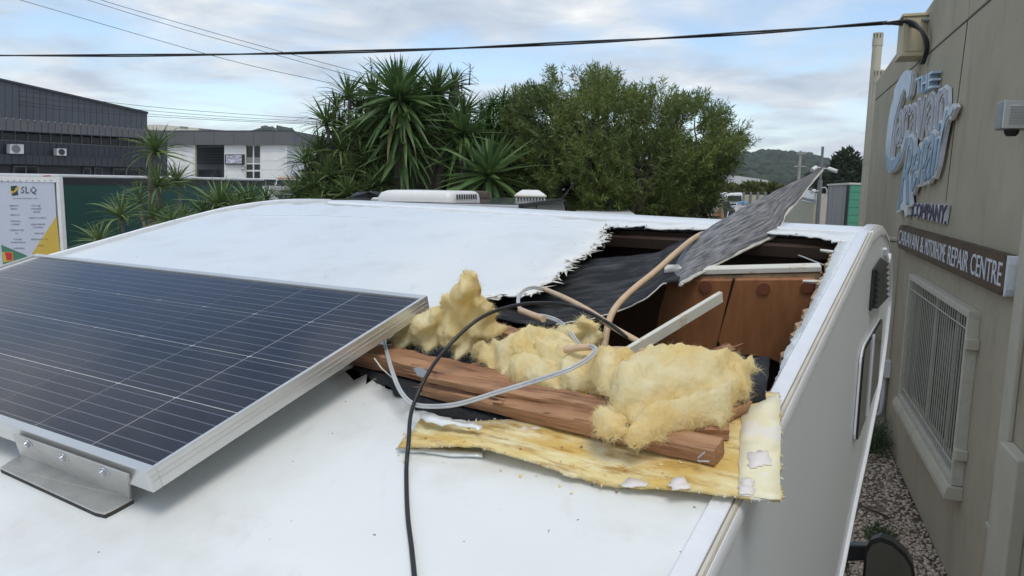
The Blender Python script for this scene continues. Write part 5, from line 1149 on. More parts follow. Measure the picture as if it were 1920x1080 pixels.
def strappy(name, label, heads, base, kind, m, ms, mtr, seed, cat, group=None, indiv=300, axes=None, trad=.07, dry=0):
    r = np.random.default_rng(seed); t = thing(name, label, cat, base, group); leaves = []; tb = MB(); cs = []
    for (x, y, D, ln, n, lo_) in heads:
        c = at(x, y, D); cs.append(c); lean = np.array([(c[0]-base[0])*.25, (c[1]-base[1])*.15, 1.])+r.normal(0, .12, 3); leaves += rosette(c, lean*([.5,.5,1] if kind == 'd' else [1,1,1]), n, ln, lo_, r, kind)
        mid = lerp(np.array(base), c, .5)+r.normal(0, .12, 3); mid[:2] = lerp(np.array(base[:2]), c[:2], .45)+r.normal(0, .1, 2)
        tb.tube(spline([np.array(base)+r.normal(0, .05, 3)*[1, 1, 0], mid, c-ZU*.22+r.normal(0, .03, 3), c], 5), list(np.linspace(trad, trad*.55, 16)), 7)
    tb.build('trunk', mtr, t, smooth=True)
    score = [l[2]/np.linalg.norm(l[0]-CAM)-(.02 if (l[0]-np.mean(cs, 0))[1] > .4 else 0) for l in leaves]; order = np.argsort(score)[::-1]; keep = set(order[:indiv].tolist()); o_ = np.array(base, float); rest = []
    for i, (p, d, l, k, f) in enumerate(leaves):
        if dry and f > .93: rest.append((i, 1)); continue
        if i in keep:
            X, Y, Z = leaf_frame(d, r); s = l; q = p-o_; M = Matrix([[X[a]*s, Y[a]*s, Z[a]*s, q[a]] for a in range(3)]+[[0, 0, 0, 1]])
            o = bpy.data.objects.new('leaf', leaf_mesh(kind, k, m)); COL.objects.link(o); o.parent = t; o.matrix_local = M
        else: rest.append((i, 0))
    for fl, mm, nm in ((0, ms, 'foliage'), (1, m_dry, 'dry_foliage')):
        V, F, Tn = [], [], []; nv = 0
        for i, g in rest:
            if g != fl: continue
            p, d, l, k, f = leaves[i]; X, Y, Z = leaf_frame(d, r); tv, tf = (LT if kind == 'y' else LTN)[k]; V.append(p+l*(tv[:, :1]*X+tv[:, 1:2]*Y+tv[:, 2:]*Z)); F.append(tf+nv); nv += len(tv); Tn.append(np.full(len(tv), r.random()))
        if V: mk(nm, np.vstack(V), np.vstack(F), mm, t, True, np.concatenate(Tn), 'stuff')
    return t
g0 = lambda x, D, z=0.: tuple(at(x, 400, D)*[1, 1, 0]+ZU*z)
strappy('yucca_tree', 'tallest yucca tree with a large round starburst head and a hanging skirt of leaves',
    [(750,192,12.7,1.02,150,55),(752,238,12.75,.98,100,78),(758,285,12.8,.95,70,84),(736,150,13.5,.52,56,25),(700,185,13.6,.66,60,35),(818,178,13.4,.74,70,40),(850,160,13.7,.48,46,25),(782,178,13.6,.62,56,35),(800,235,13.4,.8,60,60),(710,250,13.5,.8,56,60)], g0(755, 13.2), 'y', m_yuc, m_yucs, m_bark, 41, 'tree', trad=.13, dry=1)
strappy('yucca_tree', 'yucca tree with dead flower spikes, right of the starburst yucca',
    [(870,215,13.3,.54,64,25),(868,258,12.9,.80,90,50),(872,300,12.95,.85,60,80),(850,220,13.6,.6,44,50)], g0(866, 13.3), 'y', m_yuc, m_yucs, m_bark, 42, 'tree', indiv=150, trad=.10)
strappy('yucca_tree', 'low spiky yucca with stiff fanned leaves beside the grey caravan roof', [(916,335,12.2,1.02,100,40)], g0(916, 12.2), 'y', m_yuc, m_yucs, m_bark, 43, 'tree', indiv=100, trad=.10)
strappy('dragon_tree', 'dense many-headed dragon tree clump left of the starburst yucca',
    [(652,186,13.3,.62,66,8),(612,236,13.1,.60,66,8),(632,206,13.5,.5,50,10),(574,308,12.9,.54,60,8),(600,286,13.1,.58,60,12),(638,286,13.0,.62,66,12),(668,253,13.2,.62,66,15),(690,313,13.0,.66,60,20),(655,333,12.8,.66,66,15),(620,336,12.7,.62,66,15),(588,356,12.6,.58,60,12),(556,370,12.4,.58,64,8),(606,380,12.4,.58,60,15),(650,370,12.4,.62,60,18),(690,362,12.5,.58,56,20),(670,402,12.3,.5,50,15),(585,398,12.2,.46,50,12),(676,208,13.5,.55,50,15),(640,243,13.4,.55,50,15),(705,268,13.4,.6,50,20),(628,359,12.9,.6,56,20),(570,359,12.9,.5,50,15),(715,348,12.6,.6,56,20)], g0(630, 13.0), 'd', m_drac, m_dracs, m_bark, 44, 'tree', trad=.05)
def spike(x0, y0, x1, y1, D, par, seed):
    r = np.random.default_rng(seed); a, b = at(x0, y0, D), at(x1, y1, D); s = MB(); s.tube([a, b], [.015, .006], 5)
    for k in range(14): p = lerp(a, b, r.uniform(.25, 1)); q = p+r.normal(0, .10, 3)+ZU*.04; s.tube([p, q], .004, 4)
    return s
yt = [o for o in bpy.data.objects if o.name.startswith('yucca_tree')]
for args, i in (((697,165,695,108,13.7), 0), ((866,185,866,140,13.4), 1), ((880,160,882,120,13.5), 1), ((872,255,874,200,13.0), 1)): spike(*args, None, 5).build('flower_spike', m_barkd, yt[i])
# brighter rosettes, and dark filler foliage added behind to block the sky
def rosette_shrub(label, heads, base, seed, name='rosette_shrub'):
    return strappy(name, label, heads, base, 'd', m_pand, m_pand, m_barkd, seed, 'shrub', indiv=0, trad=.03)
r = np.random.default_rng(6)
hd = [(918,200,14.3),(955,195,14.3),(975,195,14.3),(950,230,13.9),(1000,215,14.2),(925,265,13.9),(950,275,13.8),(975,262,13.8),(1005,330,13.2),(905,205,14.2),(925,190,14.1),(945,183,14.3),(965,178,14.2),(985,190,14.4),(915,222,14.0),(940,215,14.0),(965,210,14.1),(985,225,14.0),(1000,245,13.6),(1012,255,13.2),(1008,300,13.0),(960,245,14.0),(930,245,14.1),(985,280,13.6),(1020,350,13.0)]
rosette_shrub('bright green rosette-leaved shrub between the yuccas and the bottlebrush', [(x, y+8, D, .42, 60, 55) for x, y, D in hd], g0(960, 14.0), 61)
def darkmass(label, poly, D0, n, seed, leaf=.22, name='dark_gap_filler'):
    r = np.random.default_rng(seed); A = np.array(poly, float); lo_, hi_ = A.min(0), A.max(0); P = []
    while len(P) < n:
        q = r.uniform(lo_, hi_)
        if inside(q, poly): P.append(at(q[0], q[1], D0+r.normal(0, .35)))
    P = np.array(P); t = thing(name, label, 'shrub', tuple(P.mean(0)*[1, 1, 0])); d = unit(r.normal(size=(n, 3))+np.array([0, -.4, -.2]))
    V, F, T = leafquads(P, d, r.uniform(.6, 1.3, n)*leaf, r.uniform(.3, .5, n)*leaf, r, r.random(n)); mk('foliage', V, F, m_treed, t, False, T, 'stuff')
    b = MB(); c = P.mean(0)
    for k in range(5): q = P[r.integers(n)]; b.tube([(c[0]+r.normal(0, .2), c[1]+.1, 0), lerp(np.array([c[0], c[1], 0]), q, .6), q], [.05, .035, .01], 6)
    b.build('trunk', m_barkd, t)
darkmass('dark filler foliage added to block the sky gaps behind the yuccas', [(590,300),(640,250),(690,220),(740,180),(830,190),(880,240),(905,240),(1000,240),(1000,420),(560,420),(560,360)], 14.6, 6500, 62, .3)  # added leaf mass, there to shut out sky between the yuccas
darkmass('dark filler foliage added to darken the gaps of the bottlebrush tree', [(990,270),(1050,240),(1120,230),(1200,240),(1280,262),(1335,290),(1335,420),(960,420)], 15.6, 4200, 63, .26)  # added leaf mass, makes the lower inside of the crown look dark
# foreground dragon trees before the green truck
strappy('dragon_tree', 'tallest dragon tree in front of the green truck, with a curved grey trunk', [(291,288,10.8,.56,64,6),(296,352,10.5,.52,60,10),(288,408,10.4,.46,50,12)], g0(272, 10.8), 'd', m_drac, m_dracs, m_bark, 51, 'tree', 'dragon trees before the green truck', trad=.05)
strappy('dragon_tree', 'slim dragon tree with a bent stem in front of the green truck', [(332,345,11.2,.46,54,8),(262,380,11.4,.46,46,12)], g0(338, 11.2), 'd', m_drac, m_dracs, m_bark, 52, 'tree', 'dragon trees before the green truck', trad=.035)
strappy('dragon_tree', 'wide upright dragon tree tuft before the far end of the green truck', [(412,394,10.6,.62,78,8),(470,392,10.8,.54,64,8),(440,398,10.4,.45,54,15),(380,404,10.4,.42,46,15),(345,416,10.2,.40,44,15),(500,378,10.9,.40,40,12)], g0(420, 10.7), 'd', m_drac, m_dracs, m_bark, 53, 'tree', 'dragon trees before the green truck', trad=.05)
strappy('dragon_tree', 'leaning dragon tree with thin leaves nearest the SLQ banner', [(228,412,10.1,.50,54,8),(186,456,9.8,.44,46,8),(320,420,9.9,.38,46,12)], g0(262, 10.2), 'd', m_drac, m_dracs, m_bark, 54, 'tree', 'dragon trees before the green truck', trad=.035)

# ------------------------------------------------------------------ bottlebrush tree
def bottlebrush():
    r = np.random.default_rng(71); poly = [(962,215),(978,165),(1005,148),(1022,150),(1045,118),(1062,130),(1080,120),(1105,132),(1132,122),(1150,128),(1165,152),(1190,160),(1215,168),(1243,152),(1262,182),(1290,178),(1315,168),(1330,200),(1350,190),(1352,222),(1368,240),(1393,238),(1382,262),(1403,275),(1380,300),(1352,325),(1335,352),(1345,385),(1300,400),(1290,425),(960,425),(955,300)]
    poly = [(x, y+26*max(0, 1-(y-118)/260)) for x, y in poly]; A = np.array(poly, float); D0 = 13.6; core = at(1150, 360, D0); t = thing('bottlebrush_tree', 'large bushy olive green bottlebrush tree behind the roof', 'tree', tuple(at(1160, 400, D0)*[1, 1, 0]))
    P = []; n = 3100; ed = []
    while len(P) < n:
        q = r.uniform(A.min(0), A.max(0))
        if not inside(q, poly): continue
        if noise.noise(Vector((q[0]*.022, q[1]*.026, 5)))+.35*noise.noise(Vector((q[0]*.06, q[1]*.06, 9)))+.30 < r.random()*.55-.10: continue
        e = edge_dist([q], poly)[0]
        dep = 1.9*math.sqrt(max(0, 1-(1-min(1, e/130))**2)); f = r.uniform(-1, .6); P.append(at(q[0], q[1], D0+f*dep)); ed.append(e)
    P = np.array(P); out = unit((P-core)*[1, 1, .8]); up = (P[:, 2]-core[2])
    axis = unit(out*.8+np.array([0, 0, .55])+np.outer(np.clip(-up, 0, 2), [0, 0, -.75])+r.normal(0, .35, (n, 3)))
    per = 30; tt = np.tile(np.linspace(-.25, 1, per), n); ax = np.repeat(axis, per, 0); base = np.repeat(P, per, 0)+ax*(tt*.30)[:, None]
    d = unit(ax*.75+unit(r.normal(size=(n*per, 3)))*.85); V, F, T = leafquads(base, d, r.uniform(.065, .13, n*per), r.uniform(.012, .022, n*per), r, np.clip(np.repeat(np.array([.45+.9*noise.noise(Vector(p*1.1)) for p in P])*.6+r.random(n)*.4, per)*.85+r.random(n*per)*.25, 0, 1))
    mk('crown', V, F, m_bott, t, False, T, 'stuff')
    b = MB(); root = np.array(at(1160, 400, D0))*[1, 1, 0]; fork = root+ZU*1.6; b.tube([root, root+ZU*.8+np.array([.05, 0, 0]), fork], [.17, .14, .12], 10)
    ids = r.choice(n, 130, replace=False); limbs = [at(x, y, D0+q) for x, y, q in ((1060,230,.3),(1130,210,-.5),(1190,230,.4),(1260,250,-.3),(1310,280,.2),(1020,290,-.4),(1100,290,-.8),(1220,310,-.9))]; lm = []
    for q in limbs: s = spline([fork, lerp(fork, q, .5)+r.normal(0, .15, 3), q], 5); lm += s; b.tube(s, list(np.linspace(.085, .03, len(s))), 7)
    lm = np.array(lm)
    for i in ids:
        j = lm[np.argmin(np.linalg.norm(lm-P[i], axis=1)+.4*r.random(len(lm)))]; b.tube([j, lerp(j, P[i], .5)+r.normal(0, .08, 3), P[i]], [.022, .014, .006], 5)
    b.build('limbs', m_bark, t, smooth=True)
    return t
bottlebrush()

# ------------------------------------------------------------------ grey caravan and a white van roof beyond the crest
cd = azv(10.2); cl = np.array([-cd[1], cd[0], 0]); cz = 3.22
cg = thing('grey_caravan', 'grey caravan with a rounded end parked beyond the motorhome', 'caravan', at(1000, 390, 8)*[1, 1, 0])
e0 = np.array([at(928, 393, 5.5)[0], 5.5, 0]); K = lambda a, w, z: e0+cd*a+cl*w+ZU*z
sidep = [(1.1, .9), (1.1, cz), (4.35, cz), (4.62, cz-.03), (4.80, cz-.12), (4.88, cz-.3), (4.9, 2.2), (4.7, .9)]
MB().prism([K(a, 0, z) for a, z in sidep], cl*2.0).build('body', m_cara, cg, bevel=.03)
MB().prism([K(1.15, .06, cz+.003), K(4.3, .06, cz+.003), K(4.3, 1.94, cz+.003), K(1.15, 1.94, cz+.003)], ZU*.004).build('roof_sheet', m_carag, cg)
MB().sweep([K(a, -.006, z) for a, z in sidep[1:6]], [(-.02, -.012), (-.02, .012), (.02, .012), (.02, -.012)], cl).build('edge_moulding', m_black, cg)
MB().prism([K(3.3, -.004, 2.55), K(4.3, -.004, 2.55), K(4.3, -.004, 2.95), K(3.3, -.004, 2.95)], -cl*.012).build('side_window', m_glass, cg)
MB().prism([K(2.06, -.003, .9), K(2.10, -.003, .9), K(2.10, -.003, cz-.02), K(2.06, -.003, cz-.02)], -cl*.004).build('panel_joint', m_black, cg)
for a in (1.4, 2.3): MB().tube([K(a, .02, .34), K(a, .24, .34)], .34, 18).build('wheel', m_black, cg, smooth=True)
# roof air conditioner (moulded shroud)
D1 = 7.1; q0_, q1_ = at(703, 388, D1), at(847, 394, D1-.3); zb = cz+.005; q0_[2] = q1_[2] = zb
ax_ = q1_-q0_; ln_ = np.linalg.norm(ax_); ax_ /= ln_; ay_ = np.array([-ax_[1], ax_[0], 0])
ra = thing('roof_air_conditioner', 'white moulded air conditioner on the grey caravan roof', 'air conditioner', tuple(q0_)); Hh = at(720, 355.5, D1)[2]-zb
lay = [(0, 0, 0), (.0, .0, .35), (.012, .01, .75), (.05, .03, .93), (.11, .06, 1.0)]; V = []
ring = lambda x0, x1, y0, y1, z, r_: [q0_+ax_*(cx_+r_*math.cos(R_(a)))+ay_*(cy_+r_*math.sin(R_(a)))+ZU*z for cx_, cy_, s in ((x1-r_, y1-r_, 0), (x0+r_, y1-r_, 90), (x0+r_, y0+r_, 180), (x1-r_, y0+r_, 270)) for a in range(s, s+91, 18)]
for (i_, j_, h) in lay: V += ring(i_+.05*h*h*ln_, ln_-i_*.5-.01*h, j_, .68-j_, Hh*h, .07)
k = 24; F = [(a*k+b, a*k+(b+1) % k, (a+1)*k+(b+1) % k, (a+1)*k+b) for a in range(len(lay)-1) for b in range(k)]+[tuple(range((len(lay)-1)*k, len(lay)*k))]
o = mk('shroud', V, F, m_acw, ra); fixn(o); autosm(o)
for i in range(9):
    p = q0_+ax_*(ln_+.001)+ay_*(.10+i*.052); MB().prism([p+ZU*Hh*.28, p+ay_*.026+ZU*Hh*.28, p+ay_*.026-ax_*.004+ZU*Hh*.72, p-ax_*.004+ZU*Hh*.72], ax_*.004).build('vent_slot', m_fan, ra)
MB().prism([q0_-ax_*.12+ay_*.1, q0_+ax_*.05+ay_*.1, q0_+ax_*.04+ay_*.1+ZU*Hh*.22, q0_-ax_*.09+ay_*.1+ZU*Hh*.26], ay_*.4).build('air_scoop', m_acw, ra, bevel=.01)
ds = thing('dark_roof_hatch', 'low black roof hatch left of the white roof air conditioner', 'roof hatch', tuple(at(680, 376, 8.2)*[1, 1, 0]+ZU*cz)); a_ = at(652, 378, 8.3); b_ = at(712, 379, 8.1)
MB().prism([(a_[0], a_[1], cz), (b_[0], b_[1], cz), (b_[0]-.03, b_[1], cz+.055), (b_[0]-.12, b_[1], cz+.075), (a_[0]+.10, a_[1], cz+.068)], (0, .5, 0)).build('hatch_lid', m_black, ds, bevel=.008)
rh = thing('roof_vent', 'white square roof vent with a domed lid on the grey caravan', 'roof vent', tuple(at(995, 376, 8.6)*[1, 1, 0]+ZU*cz)); c = np.array([at(994, 376, 8.7)[0], 8.7, cz])
MB().box(c+ZU*.02, (.17, 0, 0), (0, .17, 0), (0, 0, .02)).build('base_frame', m_acw, rh, bevel=.01); MB().box(c+ZU*.052, (.185, 0, 0), (0, .185, 0), (0, 0, .010)).build('flange', m_creamw, rh, bevel=.006)
for i in range(9): MB().box(c+np.array([-.14+i*.035, -.172, .022]), (.011, 0, 0), (0, .004, 0), (0, 0, .012)).build('vent_slot', m_fan, rh)
MB().add([c+np.array([x*s, y*s, z]) for z, s in ((.062, .17), (.075, .165), (.118, .10), (.122, .08)) for x, y in ((-1, -1), (1, -1), (1, 1), (-1, 1))], [(a*4+b, a*4+(b+1) % 4, a*4+4+(b+1) % 4, a*4+4+b) for a in range(3) for b in range(4)]+[(12, 13, 14, 15)]).build('lid', m_acw, rh, bevel=.008)
br = thing('brown_roof_box', 'low brown box behind the white air conditioner on the caravan roof', 'roof box', tuple(at(900, 380, 8.8)*[1, 1, 0]+ZU*cz)); p = np.array([at(893, 380, 8.9)[0], 8.9, cz]); MB().prism([p+np.array([-.14, 0, 0]), p+np.array([.16, 0, 0]), p+np.array([.14, 0, .09]), p+np.array([-.10, 0, .10])], (0, .4, 0)).build('box_body', m_barkd, br, bevel=.02)
wv_ = thing('white_van', 'white van whose flat roof edge shows right of the grey caravan', 'van', tuple(at(1140, 410, 10)*[1, 1, 0])); zt = at(1140, 406.5, 10)[2]; a_, b_ = at(1066, 406, 10), at(1208, 411, 10)
MB().prism([(a_[0], 10, .5), (b_[0], 10, .5), (b_[0], 10, zt-.05), (b_[0]-.1, 10, zt), (a_[0], 10, zt)], (.5, 4.2, 0)).build('body', m_truckw, wv_, bevel=.04)
MB().prism([(a_[0]+.05, 9.99, 1.6), (b_[0]-.15, 9.99, 1.6), (b_[0]-.2, 9.99, zt-.25), (a_[0]+.05, 9.99, zt-.25)], (0, -.01, 0)).build('rear_window', m_glass, wv_)
for x in (a_[0]+.2, b_[0]-.2):
    for yy in (10.6, 13.2): MB().tube([(x-.1+(yy-10)*.12, yy, .33), (x+.1+(yy-10)*.12, yy, .33)], .33, 16).build('wheel', m_black, wv_, smooth=True)

# ------------------------------------------------------------------ right-hand yard
P_ = at(1593, 360, 20); bw = thing('block_wall', 'weathered grey and green block wall beyond the workshop corner', 'wall', tuple(P_*[1, 1, 0])); Pl, Pr_ = at(1552, 360, 26), at(1640, 360, 20.2); zt = at(1593, 346, 20)[2]
Pb = lambda p, z: np.array([p[0], p[1], z])
MB().prism([Pb(P_, 0), Pb(Pl, 0), Pb(Pl, zt), Pb(P_, zt)], (.9, .9, 0)).build('grey_wall', m_blk, bw)
MB().prism([Pb(P_, 0)+np.array([0, .01, 0]), Pb(Pr_, 0), Pb(Pr_, zt-.03), Pb(P_, zt-.03)+np.array([0, .01, 0])], (0, .2, 0)).build('green_wall', m_joint, bw)
dr = unit(Pb(Pr_, 0)-Pb(P_, 0))
for j in range(9):
    for i in range(3):
        z = zt-.10-.205*j; a = Pb(P_, z)+dr*(.20+.405*i); MB().box(a, dr*(.199 if not (j % 2 and i == 0) else .199), np.array([-dr[1], dr[0], 0])*.02, ZU*.099).build('block', m_blkg, bw, bevel=.006)
MB().prism([Pb(P_, zt)+np.array([-.05, -.05, 0]), Pb(Pl, zt)+np.array([-.05, 0, 0]), Pb(Pl, zt)+np.array([1, 1, 0]), Pb(Pr_, zt)+np.array([0, .3, 0]), Pb(Pr_, zt)+np.array([0, -.05, 0])], ZU*.05).build('coping', m_creamw, bw)
sdh = thing('cream_shed', 'cream corrugated shed with a grey roof beyond the motorhome nose', 'shed', tuple(at(1510, 400, 17)*[1, 1, 0]))
a_, b_ = at(1455, 380, 19.5), at(1529, 380, 17.0); zl, zr = at(1478, 371, 18.6)[2], at(1528, 382, 17)[2]
ribbed('corrugated_wall', Pb(a_, 0), Pb(b_, 0), Pb(b_, zr), Pb(a_, zl+.05), .125, .03, m_shed, sdh, unit(np.array([-(b_-a_)[1], (b_-a_)[0], 0]))*(-1 if (np.array([-(b_-a_)[1], (b_-a_)[0], 0])@(CAM-a_)) < 0 else 1))
c_ = at(1550, 380, 17.2); MB().prism([Pb(b_, 0), Pb(c_, 0), Pb(c_, at(1550, 364, 17.2)[2]), Pb(b_, at(1529, 362, 17)[2])], (0, .1, 0)).build('end_wall', m_creamw, sdh)
MB().prism([Pb(a_, zl+.1), at(1528, 377, 16.9), at(1527, 361, 19), at(1497, 356, 21)], ZU*.03).build('roof', m_shedr, sdh)
MB().prism([at(1500, 368, 17.6), at(1528, 376, 16.85), at(1528, 381, 16.85), at(1500, 372.5, 17.6)], (0, -.05, 0)).build('gutter', m_shedr, sdh)
fc = thing('cream_fence', 'cream panel fence behind the raised lining flap', 'fence', tuple(at(1430, 390, 24)*[1, 1, 0]))
for i in range(6):
    x0, x1 = 1393+i*13.5, 1406+i*13.5; MB().prism([at(x0, 420, 24), at(x1, 420, 24), at(x1, 365+i*.2, 24), at(x0, 365+i*.2, 24)], (0, .04, 0)).build('fence_panel', m_shed, fc)
    MB().box(at(x0-.3, 392, 23.97), (.03, 0, 0), (0, .03, 0), (0, 0, .55)).build('post', m_frame, fc)
# CCTV pole
pp = at(1541, 300, 15.5); cc = thing('camera_pole', 'slim pole with security cameras rising behind the raised flap tip', 'pole', (pp[0], pp[1], 0)); zt = at(1543, 275, 15.5)[2]
MB().tube([(pp[0], pp[1], 0), (pp[0], pp[1], 3.6)], .045, 10).build('pole', m_galv, cc, smooth=True); MB().tube([(pp[0], pp[1], 3.6), (pp[0], pp[1], zt)], .028, 8).build('mast', m_frame, cc, smooth=True)
for (x, y, dx) in ((1530, 314, -.12), (1553, 316, .14)):
    c = at(x, y, 15.4); MB().tube([(pp[0], pp[1], c[2]), c], .015, 6).build('camera_arm', m_acw, cc); MB().tube([c, c+np.array([dx, -.10, -.06])], .042, 10).build('security_camera', m_acw, cc, smooth=True)
c = at(1527, 358, 15.4); MB().tube([(pp[0], pp[1], c[2]), c], .015, 6).build('camera_arm', m_acw, cc); MB().tube([c, c+np.array([-.10, -.12, -.02])], .04, 10).build('security_camera', m_acw, cc, smooth=True)
MB().tube(spline([at(1541, 352, 15.4), at(1548, 352, 15.35), at(1550, 362, 15.35), at(1540, 376, 15.4)], 6), .012, 6).build('looped_wire', m_acw, cc, smooth=True)
# trucks in the yard
tt_ = thing('tan_truck', 'tan flatbed truck partly hidden by the bottlebrush tree', 'truck', tuple(at(1335, 405, 21)*[1, 1, 0])); q = lambda x, y, D=21.: at(x, y, D)
MB().prism([q(1312,412), q(1360,412), q(1360,392), q(1312,390)], (0, 1.5, 0)).build('bed', m_tanp, tt_, bevel=.02); MB().prism([q(1352,412,20.8), q(1362,412,20.8), q(1361,374,20.8), q(1355,374,20.8)], (0, .4, 0)).build('headboard', m_tanp, tt_, bevel=.02)
MB().box(q(1351, 405, 20.9), (.07, 0, 0), (0, .03, 0), (0, 0, .04)).build('tail_lamp', m_orange, tt_, bevel=.01); MB().box(q(1330, 411, 20.9), (.28, 0, 0), (0, .03, 0), (0, 0, .015)).build('rail', m_galv, tt_)
for x in (1318, 1330, 1342): MB().tube([q(x, 392), q(x, 378)], .012, 6).build('stake', m_tanp, tt_)
for dx in (-.3, .4): MB().tube([q(1335, 420)*[1, 1, 0]+np.array([dx, .1, .45]), q(1335, 420)*[1, 1, 0]+np.array([dx, .4, .45])], .45, 16).build('wheel', m_black, tt_, smooth=True)
gt = thing('grey_truck', 'pale grey truck cab with a windscreen in the yard behind the tan truck', 'truck', tuple(at(1380, 380, 26)*[1, 1, 0])); q = lambda x, y, D=26.: at(x, y, D)
MB().prism([q(1361,470), q(1394,470), q(1394,364), q(1390,361), q(1366,362), q(1361,368)], (.2, 2.2, 0)).build('cab', m_acw, gt, bevel=.05); MB().prism([q(1363,377,25.97), q(1391,377,25.97), q(1390,367,25.97), q(1365,367,25.97)], (0, -.01, 0)).build('windscreen', m_glassg, gt)
MB().prism([q(1366,385,25.95), q(1380,385,25.95), q(1380,382,25.95), q(1366,382,25.95)], (0, -.03, 0)).build('radiator_grille', m_black, gt); MB().box(q(1378, 361, 26.2), (.25, 0, 0), (0, .1, 0), (0, 0, .03)).build('light_bar', m_black, gt, bevel=.01)
for x in (1364, 1391): MB().box(q(x, 385, 25.9), (.06, 0, 0), (0, .04, 0), (0, 0, .05)).build('headlight', m_alu, gt, bevel=.01)
for dx in (-.2, .25): MB().tube([q(1378, 420)*[1, 1, 0]+np.array([dx, .5, .45]), q(1378, 420)*[1, 1, 0]+np.array([dx, .8, .45])], .45, 16).build('wheel', m_black, gt, smooth=True)
bp_ = thing('blue_tarp', 'bright blue crumpled tarp on a trestle in the yard', 'tarp', tuple(at(1393, 384, 22)*[1, 1, 0])); r = np.random.default_rng(8)
V = [at(1384+i*2.2, 385-3.6*math.sin(math.pi*i/8)*(1+.3*math.sin(i*2.1))-j*.8, 22+j*.12)+r.normal(0, .012, 3) for i in range(9) for j in range(5)]; o = mk('tarp_sheet', V, [(i*5+j, i*5+j+1, i*5+j+6, i*5+j+5) for i in range(8) for j in range(4)], m_bluep, bp_, True); o.modifiers.new('t', 'SOLIDIFY').thickness = .02
MB().box(at(1392, 387, 22.2), (.28, 0, 0), (0, .25, 0), (0, 0, .02)).build('table_top', m_acw, bp_)
for x in (1376, 1408): p = at(x, 390, 22.2); MB().tube([p, p*[1, 1, 0]], .02, 6).build('leg', m_galv, bp_)
bm_ = thing('dark_machine', 'dark machine with white frame tubes standing between the yard trucks', 'machine', tuple(at(1372, 400, 20)*[1, 1, 0])); q = lambda x, y: at(x, y, 20.)
MB().prism([q(1364,377), q(1368,377), q(1371,388), q(1377,390), q(1380,397), q(1376,410), q(1368,412), q(1366,398)], (0, .5, 0)).build('engine_cover', m_dkgrey, bm_, bevel=.03)
for pts in ([(1376,392),(1385,392),(1389,408)], [(1362,412),(1366,396)], [(1378,402),(1384,398),(1391,399)]): MB().tube([q(*p) for p in pts], .014, 6).build('frame_tube', m_acw, bm_)
MB().tube([q(1372,412)*[1, 1, 0]+ZU*.3, q(1372,412)*[1, 1, 0]+np.array([0, .3, .3])], .3, 16).build('wheel', m_black, bm_); MB().prism([q(1367,412)*[1,1,0]+ZU*.3, q(1376,412)*[1,1,0]+ZU*.3, q(1376,411), q(1367,411)], (0, .4, 0)).build('stand', m_dkgrey, bm_)
# far sheds
fh = thing('pale_warehouse', 'long pale warehouse roof far behind the yard trees', 'building', tuple(at(1400, 345, 110)*[1, 1, 0])); q = lambda x, y, D=110.: at(x, y, D)
MB().prism([q(1335,372), q(1440,372), q(1440,338), q(1385,330), q(1335,327)], (4, 25, 0)).build('roof', m_tarp, fh)
nr_ = thing('navy_shed', 'long dark navy shed roof far behind the raised flap', 'building', tuple(at(1490, 345, 130)*[1, 1, 0])); q = lambda x, y: at(x, y, 130.)
MB().prism([q(1435,372), q(1560,372), q(1560,349), q(1520,342), q(1450,339), q(1435,342)], (0, 15, 0)).build('roof', m_navy, nr_); MB().prism([q(1480,356), q(1560,358), q(1560,354), q(1480,351)], (0, -.5, 0)).build('roof_strip', m_fascia, nr_)
# power pole
p = at(1498, 330, 120); po_ = thing('power_pole', 'timber power pole with two crossarms before the hill', 'power pole', (p[0], p[1], 0)); zt = at(1500, 283, 120)[2]
MB().tube([(p[0], p[1], 0), (p[0], p[1], zt)], [.30, .20], 8).build('pole', m_pole, po_, smooth=True)
for y, w in ((288, .75), (312, .98)): z = at(1498, y, 120)[2]; MB().box((p[0], p[1]-.3, z), (w, 0, 0), (0, .06, 0), (0, 0, .09)).build('crossarm', m_pole, po_)
for dx in (-.65, -.3, .3, .65): z = at(1498, 288, 120)[2]; MB().tube([(p[0]+dx, p[1]-.3, z+.08), (p[0]+dx, p[1]-.3, z+.35)], .06, 6).build('insulator', m_frame, po_)
for i, (x, y, D, rx_, rz_, m, lab, nm) in enumerate(((1588,322,70,1.55,1.7,m_treed,'round dark tree behind the green and grey block wall','dark_tree'), (1602,330,74,1.3,1.3,m_treed,'smaller dark tree crown beside the workshop pipes','dark_tree'), (1430,362,46,1.4,.5,m_tree,'olive tree row right end, before the navy shed','olive_tree'), (1392,362,44,1.0,.45,m_tree,'olive tree between the pale warehouse and the grey truck','olive_tree'), (1340,358,40,1.1,.62,m_tree,'bushy olive tree at the edge of the bottlebrush','olive_tree'), (1465,364,48,1.2,.42,m_tree,'low olive tree behind the cream fence','olive_tree'), (1305,360,36,1.0,.7,m_tree,'olive tree half hidden behind the bottlebrush','olive_tree'), (1560,338,90,2.6,1.2,m_treed,'low dark tree beneath the camera pole','dark_tree'))):
    bushy(nm, lab, x, y, D, rx_, rz_, m, n=2600, leaf=.0075*D, clumps=22, seed=80+i)

